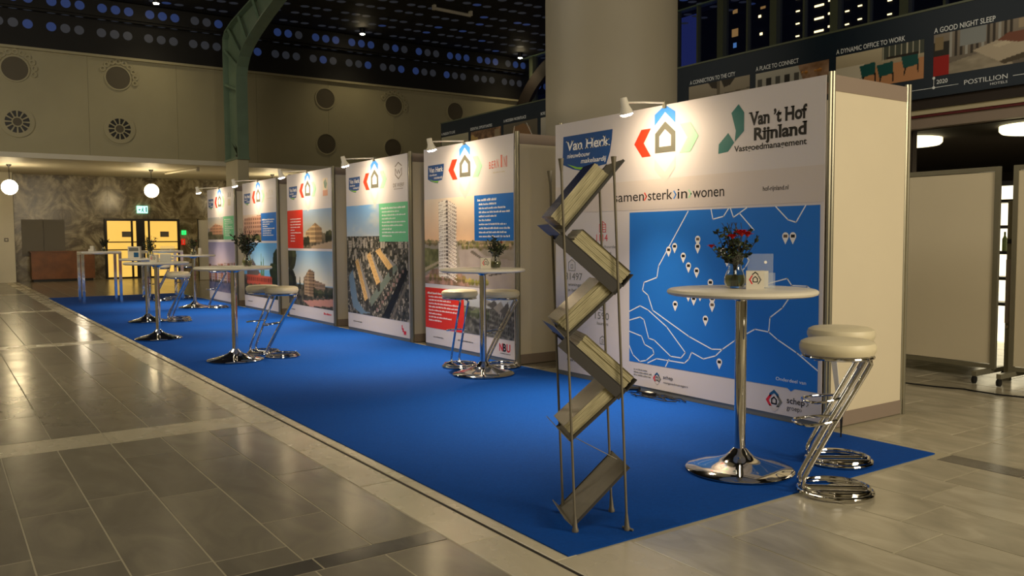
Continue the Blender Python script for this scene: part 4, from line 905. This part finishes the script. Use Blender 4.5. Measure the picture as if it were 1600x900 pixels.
bn = thing('timeline_banner', 'long dark navy banner with hotel pictures along the mezzanine edge', 'banner', (0, 5.0, 0))
bb = MB().box(-14.12, 8.9, 0, .05, 3.075, 4.13).build('banner_cloth', 'navy', bn); MB().box(-14.14, 8.9, -.01, .06, 4.13, 4.155).build('top_rail', 'mull', bn)
def btext(s, x0, x1, z, h, bold=.012): mb = MB(); text(mb, s, x0, x1, z, h, -.003, bold); mb.build('lettering', 'p_outl', bb)
btext('A CONNECTION TO THE CITY', -6.03, -5.10, 3.83, .062); btext('A PLACE TO CONNECT', -4.71, -3.96, 3.83, .062); btext('A DYNAMIC OFFICE TO WORK', -3.36, -2.38, 3.83, .062); btext('A GOOD NIGHT SLEEP', -2.01, -1.29, 3.84, .062)
btext('A PASSION TO LIVE', -14.09, -13.46, 3.845, .06); btext('ESSENTIAL OPPORTUNITIES', -12.77, -11.87, 3.825, .06); btext('A MODERN WORKPLACE', -11.42, -10.59, 3.85, .06); btext('MORE THAN', -10.08, -9.75, 3.84, .06)
btext('2020', -1.965, -1.83, 3.225, .05); btext('POSTILLION', -1.63, -1.14, 3.165, .055, 0.); btext('HOTELS', -1.33, -1.14, 3.115, .028, 0.)
mb = MB(); mb.line([(-2.9, 3.185), (-1.70, 3.185)], .006, -.003); mb.line([(-1.08, 3.185), (1.5, 3.185)], .006, -.003); mb.line([(-2.0, 3.185), (-2.0, 3.30)], .006, -.003)
for z in (3.185, 3.30): mb.flat([(-2.0 + .018 * math.cos(q), z + .018 * math.sin(q)) for q in [2 * PI * k / 12 for k in range(12)]], -.0035)
mb.build('timeline', 'p_outl', bb)
def ph(x0, seed): return Pic(120, 48, '8a8070', seed)
p = ph(0, 51); p.grad(0, 1, 'a39a88', '7c7364'); p.poly([(.33, .0), (.4, .2), (.48, .25), (.48, 0)], '3a352e'); p.poly([(.55, 0), (.6, .25), (.7, .2), (.78, 0)], '3a352e'); p.poly([(.0, .5), (1, .38), (1, .41), (0, .53)], '5f574a'); p.rect(.48, 0, .53, 1, '6a6254'); p.put(-6.05, -4.82, 3.32, 3.80, -.003, bb, 'printed picture of a folded pale ceiling')
p = ph(0, 52); p.grad(0, 1, 'b8b6ac', '8d8c86')
for k in range(7): p.rect(.03 + .13 * k, .2, .10 + .13 * k, 1, '2e2c2a' if k % 2 else '50504c')
p.mottle(p.mask([(.6, 0), (1, 0), (1, 1), (.75, 1)]), '7a5a40', 'b0927a', 8, 4); p.trees(.65, .9, .25, .05, 6, 'd09a50', 'c08040'); p.put(-4.71, -3.47, 3.32, 3.79, -.003, bb, 'printed picture of a bright atrium')
p = ph(0, 53); p.grad(0, .5, 'c9bfa4', 'a89c84'); p.poly([(0, .55), (1, .45), (1, 1), (0, 1)], 'c08a60'); p.rect(.55, 0, 1, .35, '4a5048')
for k in range(7): p.rect(.56 + .065 * k, 0, .57 + .065 * k, .4, 'c8c4b0')
p.rect(.0, .35, .35, .75, 'cfc8b6'); p.poly([(.0, .75), (.3, .72), (.45, 1), (0, 1)], '173a40')
for cx, cy in ((.38, .55), (.58, .62), (.85, .5)): p.poly([(cx - .09, cy - .15), (cx + .09, cy - .2), (cx + .1, cy + .12), (cx - .06, cy + .17)], '12504e'); p.poly([(cx - .05, cy + .15), (cx - .03, cy + .15), (cx - .05, cy + .36), (cx - .06, cy + .36)], '1c1a18'); p.poly([(cx + .08, cy + .1), (cx + .1, cy + .1), (cx + .1, cy + .34), (cx + .09, cy + .34)], '1c1a18')
p.rect(.6, .3, .95, .36, '2b2622'); p.put(-3.36, -2.13, 3.32, 3.80, -.003, bb, 'printed picture of an office lounge with teal chairs')
p = ph(0, 54); p.grad(0, 1, '8d8478', '6a6258'); p.rect(0, .55, .16, 1, 'a01c18'); p.rect(0, .2, .16, .55, '2c2a26'); p.rect(.02, .08, .1, .4, '8a7a5c')
for k in range(12): p.rect(.16 + .05 * k, 0, .18 + .05 * k, .6, '3c3630' if k % 3 else 'a8a8a4')
p.rect(.26, .0, .5, .4, '8e9496'); p.mottle(p.mask([(.16, .75), (.5, .6), (.75, 1), (.16, 1)]), '8a8272', 'a89e8c', 8, 8); p.poly([(.38, .55), (.62, .4), (1, .42), (1, .7), (.62, .9)], 'b8ac98'); p.poly([(.62, .9), (1, .7), (1, .85), (.66, .98)], '4f4638'); p.poly([(.6, .42), (.7, .28), (.9, .3), (1, .34), (1, .5), (.8, .55)], '7a4c3c'); p.poly([(.55, .52), (.66, .45), (.74, .52), (.62, .58)], 'cabfa8'); p.rect(.78, .02, .97, .22, 'a89880')
p.put(-2.01, -.76, 3.32, 3.82, -.003, bb, 'printed picture of a hotel bedroom with a red cabinet')
p = ph(0, 55); p.grad(0, 1, 'b0ac94', '8c8a74'); p.put(-14.09, -12.86, 3.32, 3.80, -.003, bb, 'plain beige printed picture')
p = ph(0, 56); p.mottle(p.Y > -1, '5a4434', 'a88468', 12, 5); p.trees(.05, .2, .4, .18, 3, 'c9a868', 'c9a868'); p.rect(.8, .1, .97, .7, '9a8a70'); p.put(-12.75, -11.52, 3.32, 3.79, -.003, bb, 'printed picture of a warm brown restaurant')
p = ph(0, 57); p.grad(0, 1, '6a6458', '5a5448'); p.poly([(.25, 1), (.3, .2), (.6, .1), (.8, .3), (.85, 1)], '8a6a4c'); p.poly([(.25, .9), (.33, .15), (.35, .15), (.28, .9)], 'd8d4c8'); p.poly([(.68, .1), (.7, .1), (.9, .8), (.88, .8)], 'd8d4c8'); p.put(-11.42, -10.19, 3.32, 3.80, -.003, bb, 'printed picture of a wood panelled workspace')
p = ph(0, 58); p.grad(0, 1, 'c0bcae', '98948a'); p.put(-10.08, -8.85, 3.32, 3.79, -.003, bb, 'pale printed picture partly behind the column')

# ---------------------------------------------------------------- whiteboards and back room
def board(x0, x1, y, label):
    t = thing('mobile_whiteboard', label, 'whiteboard', (x0, y, 0), 0, 'wheeled partition boards behind the booths'); W_ = x1 - x0
    MB().box(.04, W_ - .04, .01, .03, .16, 1.97).build('board_panel', 'cream', t)
    f = MB(); f.box(0, .045, 0, .04, .11, 2.02); f.box(W_ - .045, W_, 0, .04, .11, 2.02); f.box(.045, W_ - .045, 0, .04, 1.975, 2.02); f.box(.045, W_ - .045, 0, .04, .115, .155); f.build('board_frame', 'alu', t)
    for x_ in (.05, W_ - .05):
        MB().box(x_ - .02, x_ + .02, -.28, .30, .07, .115).build('foot_bar', 'alu', t)
        for yy in (-.27, .29):
            c = MB(); c.lathe([(.035, -.012), (.035, .012)], 16, (x_, yy, .036), 'x'); c.build('caster', 'rubber', t)
board(-1.75, -.27, 3.05, 'cream wheeled partition board just right of the map booth'); board(-.15, 1.35, 3.05, 'cream wheeled partition board at the right picture edge')
t = thing('hinge_post', 'grey upright between the two wheeled partition boards', 'post', (-.21, 3.16, 0)); MB().box(-.03, .03, 0, .03, .002, 1.7).build('upright', 'alu', t); MB().box(-.025, .02, -.02, 0, .55, 1.15).build('cover_plate', 'band', t); MB().box(-.015, .015, -.03, 0, 1.3, 1.34).build('latch', 'black', t); MB().box(-.015, .015, -.03, 0, .5, .53).build('latch', 'chrome', t)
M['cab'] = mat('lit_cabinet_glass', 'f8f4e0', .3, emit='fff0c8', es=1.6); M['cabfloor'] = mat('lit_shelf', 'e8dcb8', .4)
t = thing('lit_display_cabinet', 'brightly lit shelf cabinet glimpsed between the partition boards', 'cabinet', (-1.9, 6.0, 0)); MB().box(0, 1.0, .05, .4, .02, 2.0).build('cabinet_back', 'cab', t); MB().box(-.05, 1.05, -.02, .42, 2.0, 2.06).build('cabinet_top', 'black', t)
for z in (.5, .82, 1.14, 1.46, 1.78): MB().box(0, 1, -.25, .05, z, z + .04).build('shelf', 'black', t)
for k in range(7): MB().lathe([(.03, 0), (.03, .15), (.012, .19), (.012, .24)], 10, (.12 + .12 * k, -.1, (.54, .86, 1.18, 1.5)[k % 4])).build('bottle', 'bloomd' if k % 2 else 'leaf2', t)
for (x, y, l) in ((-2.95, 6.05, 'round flat ceiling lamp glowing in the dark room, near the map booth'), (-1.2, 6.0, 'round flat ceiling lamp glowing in the dark room, at the right picture edge')):
    t = thing('ceiling_disc_lamp', l, 'lamp', (x, y, 2.66), 0, 'round lamps in the dark room'); MB().lathe([(0, -.03), (.42, -.03), (.45, 0), (.45, .058)], 40).build('diffuser', 'disc', t, True)
for X in (-2.57, -.95):
    struct(MB().box(X, X + .11, 5.36, 5.46, 0, 2.72).build('trim_3', 'room'))
M['cable'] = M['rubber']
mb = MB(); mb.tube([(-1.0, 2.2, .008), (-.66, 2.26, .008), (-.43, 2.29, .008), (-.2, 2.37, .008), (-.11, 2.35, .008), (.11, 2.34, .008), (.29, 2.39, .008), (.8, 2.3, .008), (1.6, 2.45, .008)], .007, 6); tag(mb.build('floor_cable', 'cable', None, True), 'black cable running over the stone floor before the partition boards', 'cable')
# cables and adapter at the foot of the map booth
t = thing('cable_pile', 'heap of black cables with a power adapter at the foot of the map booth', 'cables', (-1.62, -.12, .006)); r = random.Random(5)
for k in range(7):
    P = [(r.uniform(-.3, -.1), r.uniform(-.1, .06), .012)]
    for j in range(6): P.append((P[-1][0] + r.uniform(.03, .13), max(-.11, min(.08, P[-1][1] + r.uniform(-.07, .07))), .008 + .012 * r.random()))
    MB().tube(P, .005, 6).build('cable', 'rubber', t)
MB().box(-.06, .06, -.03, .03, 0, .035).build('power_adapter', 'rubber', t); MB().box(-.035, .035, -.02, .02, .035, .038).build('adapter_label', 'paper', t)
MB().tube([(-.26, .0, .03), (-.14, .02, .045)], .018, 8).build('plug', 'black', t)
t = thing('hanging_strip', 'narrow white strip with black clip hanging at the map booth corner', 'strip', (.12, -.05, 0)); MB().add([(-.03, 0, .62), (.02, 0, .62), (.10, -.02, .12), (.075, -.02, .12), (-.03, .006, .62), (.02, .006, .62), (.10, -.014, .12), (.075, -.014, .12)], [(0, 3, 2, 1), (4, 5, 6, 7), (0, 1, 5, 4), (1, 2, 6, 5), (2, 3, 7, 6), (3, 0, 4, 7)]).build('strip_sheet', 'paper', t)
MB().box(-.03, .012, -.015, .015, .54, .64).build('clip', 'black', t); MB().tube([(.09, -.017, .14), (.11, -.05, .0)], [.01, .004], 6).build('black_tip', 'rubber', t)

# ---------------------------------------------------------------- far end: counter, doors, globes, signs
t = thing('wooden_counter', 'low brown wooden counter standing against the marble wall', 'counter', (-29.0, -1.55, 0))
MB().box(-.3, .32, -.95, .97, .08, .99).build('counter_body', 'wood', t); MB().box(-.33, .35, -.98, 1.0, .99, 1.03).build('counter_top', 'wood', t); MB().box(-.25, .28, -.9, .92, 0, .08).build('plinth', 'black', t)
for k in range(3): MB().box(.32, .325, -.93 + .63 * k, -.32 + .63 * k, .12, .95).build('front_panel', 'wood', t)
t = thing('grey_wall_board', 'grey double panel on the marble wall above the wooden counter', 'panel', (-29.395, -2.7, .87)); MB().box(0, .05, 0, .645, 0, 1.24).build('panel_leaf', 'greyboard', t); MB().box(0, .05, .655, 1.3, 0, 1.24).build('panel_leaf', 'greyboard', t)
dr = struct(MB().box(-29.39, -29.3, -.14, 2.42, 0, 2.16).build('door_1', 'black'))
for y0, y1 in ((-.06, .72), (.80, .90), (1.20, 1.30), (1.38, 2.32)):
    MB().box(-29.3, -29.27, y0, y1, 1.34, 2.08).build('lit_door_glass', 'doorlit', dr); MB().box(-29.3, -29.27, y0, y1, 1.06, 1.30).build('lit_door_glass', 'doorlit', dr); MB().box(-29.3, -29.27, y0, y1, .06, 1.02).build('lit_door_glass', 'doorlit', dr)
for y0 in (.42, 1.72): MB().box(-29.265, -29.26, y0, y0 + .3, 1.50, 1.70).build('door_plate', 'greyboard', dr)
M['exit'] = mat('lit_exit_sign', 'b8fff0', .3, emit='9af0dc', es=1.8); M['exitg'] = mat('exit_green', '0c7a50', .4); M['grn'] = mat('green_led', '20d060', .4, emit='20d060', es=1.5); M['rd'] = mat('red_sign', 'd82818', .4, emit='d82818', es=.6)
t = thing('exit_sign', 'glowing exit sign with running figure above the yellow doors', 'sign', (-29.345, .97, 2.37)); MB().box(-.05, 0, 0, .36, 0, .26).build('sign_box', 'exit', t)
mb = MB()
def fy(pts): mb.add([(.002, a, b) for a, b in pts], [tuple(range(len(pts)))])
fy([(.16, .09), (.20, .09), (.21, .17), (.17, .17)]); fy([(.18, .18), (.21, .18), (.21, .22), (.18, .22)]); fy([(.16, .09), (.19, .09), (.14, .04), (.12, .05)]); fy([(.18, .09), (.21, .10), (.24, .04), (.22, .03)]); fy([(.21, .15), (.25, .13), (.25, .145), (.21, .17)]); fy([(.04, .12), (.09, .17), (.09, .07)]); fy([(.09, .11), (.13, .11), (.13, .135), (.09, .135)]); fy([(.29, .04), (.33, .04), (.33, .22), (.29, .22)]); mb.build('running_figure', 'exitg', t)
t = thing('green_wall_sign', 'small green glowing sign right of the yellow doors', 'sign', (-29.38, 2.5, 1.58)); MB().box(0, .03, 0, .16, 0, .16).build('sign_plate', 'grn', t); MB().box(.03, .032, .07, .09, .02, .14).build('white_bar', 'paper', t)
t = thing('red_wall_alarm', 'small red alarm box right of the yellow doors below the green sign', 'alarm', (-29.38, 2.48, 1.20)); MB().box(0, .05, 0, .13, 0, .22).build('alarm_box', 'rd', t); MB().box(.05, .052, .05, .08, .04, .18).build('white_bar', 'paper', t)
t = thing('white_door_panel', 'pale free standing panel between the red alarm and the last booth', 'panel', (-26, 2.25, 0)); MB().box(0, .05, 0, 1.2, .02, 2.05).build('panel_sheet', 'white', t); MB().box(-.02, .07, -.03, 0, 0, 2.08).build('panel_edge', 'black', t)
t = thing('light_switch', 'small dark switch on the white wall at left', 'switch', (-28.79, -3.25, 1.36)); MB().box(0, .01, 0, .12, 0, .12).build('switch_plate', 'greyboard', t); MB().box(.01, .015, .03, .09, .03, .09).build('rocker', 'paper', t)
def globe(y, label):
    t = thing('globe_pendant', label, 'lamp', (-25.5, y, 2.98), 0, 'white globe pendants under the soffit'); MB().lathe([(0, -.22)] + [(.22 * math.sin(PI * k / 14), -.22 * math.cos(PI * k / 14)) for k in range(1, 14)] + [(0, .22)], 28).build('globe', 'globe', t, True)
    MB().tube([(0, 0, .2), (0, 0, .66)], .01, 6).build('hanging_rod', 'black', t); MB().lathe([(.02, .60), (.07, .66), (.07, .677), (0, .677)], 14).build('ceiling_rose', 'black', t)
globe(-3.25, 'white globe pendant at the left picture edge'); globe(.71, 'white globe pendant above the yellow doors'); globe(4.7, 'unseen white globe pendant behind the farthest booths, lighting the soffit'); globe(8.7, 'unseen white globe pendant behind the aerial city booth, lighting the soffit')  # last two globes are unseen, kept for their light on the soffit
t = thing('soffit_track_light', 'white track rail under the soffit beside the steel column', 'rail', (-23.6, .9, 3.6)); MB().tube([(-2.6, .4, 0), (0, .8, 0)], .03, 6).build('rail', 'white', t); MB().lathe([(.05, -.08), (.05, .05), (0, .05)], 12, (0, .8, 0)).build('end_head', 'white', t)
def ceil_spot(x, y, label):
    t = thing('ceiling_spotlight', label, 'spotlight', (x, y, 8.0), 0, 'bright spots in the dark ceiling'); MB().lathe([(.07, -.02), (.08, .0), (.08, .158)], 16).build('housing', 'black', t, True); MB().lathe([(0, -.05), (.07, -.04), (.075, -.02)], 16).build('lens', 'downl', t, True)
    s = lamp('ceiling_beam', 'SPOT', (0, 0, -.08), 40, (1, .82, .5), None, spot_size=math.radians(120), spot_blend=.8, shadow_soft_size=.07); s.parent = t
ceil_spot(-21.7, 6.47, 'bright round ceiling spot above the aerial city booth'); ceil_spot(-21.86, 12.8, 'bright round ceiling spot left of the round column'); ceil_spot(-21.6, .2, 'ceiling spot cut by the top picture edge left of the steel arch')
t = thing('ceiling_tube_light', 'unlit white tube fitting on the dark ceiling left of the round column', 'lamp', (-18.07, 7.7, 8.05)); MB().tube([(.05, -.65, 0), (-.05, .65, 0)], .05, 8).build('tube', 'white', t, True)
for s in (-1, 1): MB().box(-.06, .06, s * .62 - .04, s * .62 + .04, -.03, .11).build('end_cap', 'white', t)

# building outside, lit windows
bd = thing('office_building', 'dark office building at night with lit windows, seen through the upper glazing', 'building', (-24, 30, 0)); MB().box(-5.2, 24, 0, 6, 0, 26).build('facade', 'facade', bd); t = thing('sky_block', 'unlit dark block added beyond glazing to hide sky left of the round column', 'building', (-60, 30, 0)); MB().box(0, 22, 0, 6, 0, 26).build('facade', 'facade', t)  # second block is added to screen the sky behind the left glazing
for i in range(7):
    for j in range(12): MB().box(1 + 3 * i, 2.6 + 3 * i, -.06, .01, 3 + 1.8 * j, 4.1 + 1.8 * j).build('window_pane', 'black', t)
M['litw'] = mat('lit_window', 'ffe8b0', .4, emit='ffe9a8', es=2.6); M['litd'] = mat('dim_window', '806040', .4, emit='b08850', es=.5); M['litb'] = mat('blue_window', '406090', .4, emit='5080c0', es=.7)
L1 = [(1148, 18), (1148, 50), (1148, 70), (1165, 71), (1188, 70), (1190, 50), (1192, 13), (1247, 18), (1247, 37), (1247, 56), (1261, 13), (1281, 8), (1281, 28), (1281, 48), (1300, 23), (1300, 43), (1325, 18), (1325, 38), (1341, 13), (1341, 33)]
LW_ = [(-26.6, 13.2, .3, .2, 'litd'), (-26.6, 12.1, .4, .4, 'litd'), (-26.6, 11.45, .2, .25, 'litb'), (-26.6, 10.7, .35, .4, 'litw'), (-25.9, 10.75, .25, .3, 'litw'), (-25.0, 10.8, .25, .25, 'litw'), (-25.0, 12.6, .15, .12, 'litw'), (-24.9, 11.7, .15, .12, 'litw'), (-24.8, 13.0, .3, .12, 'litd')]
for x in (-22.7, -21.5, -20.75, -20.0, -19.35, -17.9, -17.0): 
    for z in (11.15, 11.75, 12.35, 12.95, 13.55): LW_.append((x, z + (.1 if x in (-20.75, -19.35) else 0), .5 if x in (-21.5, -20.75) else .2, .09 if x in (-21.5, -20.75) else .06, 'litw'))
for x in (-15.5, -13.5, -11.5): 
    for z in (10.2, 11.4, 12.6): LW_.append((x, z, .3, .1, 'litd'))
for x, z, a, b, mt in LW_: MB().box(x + 24 - a / 2, x + 24 + a / 2, -.03, .02, z - b / 2, z + b / 2).build('window_pane', mt, bd)
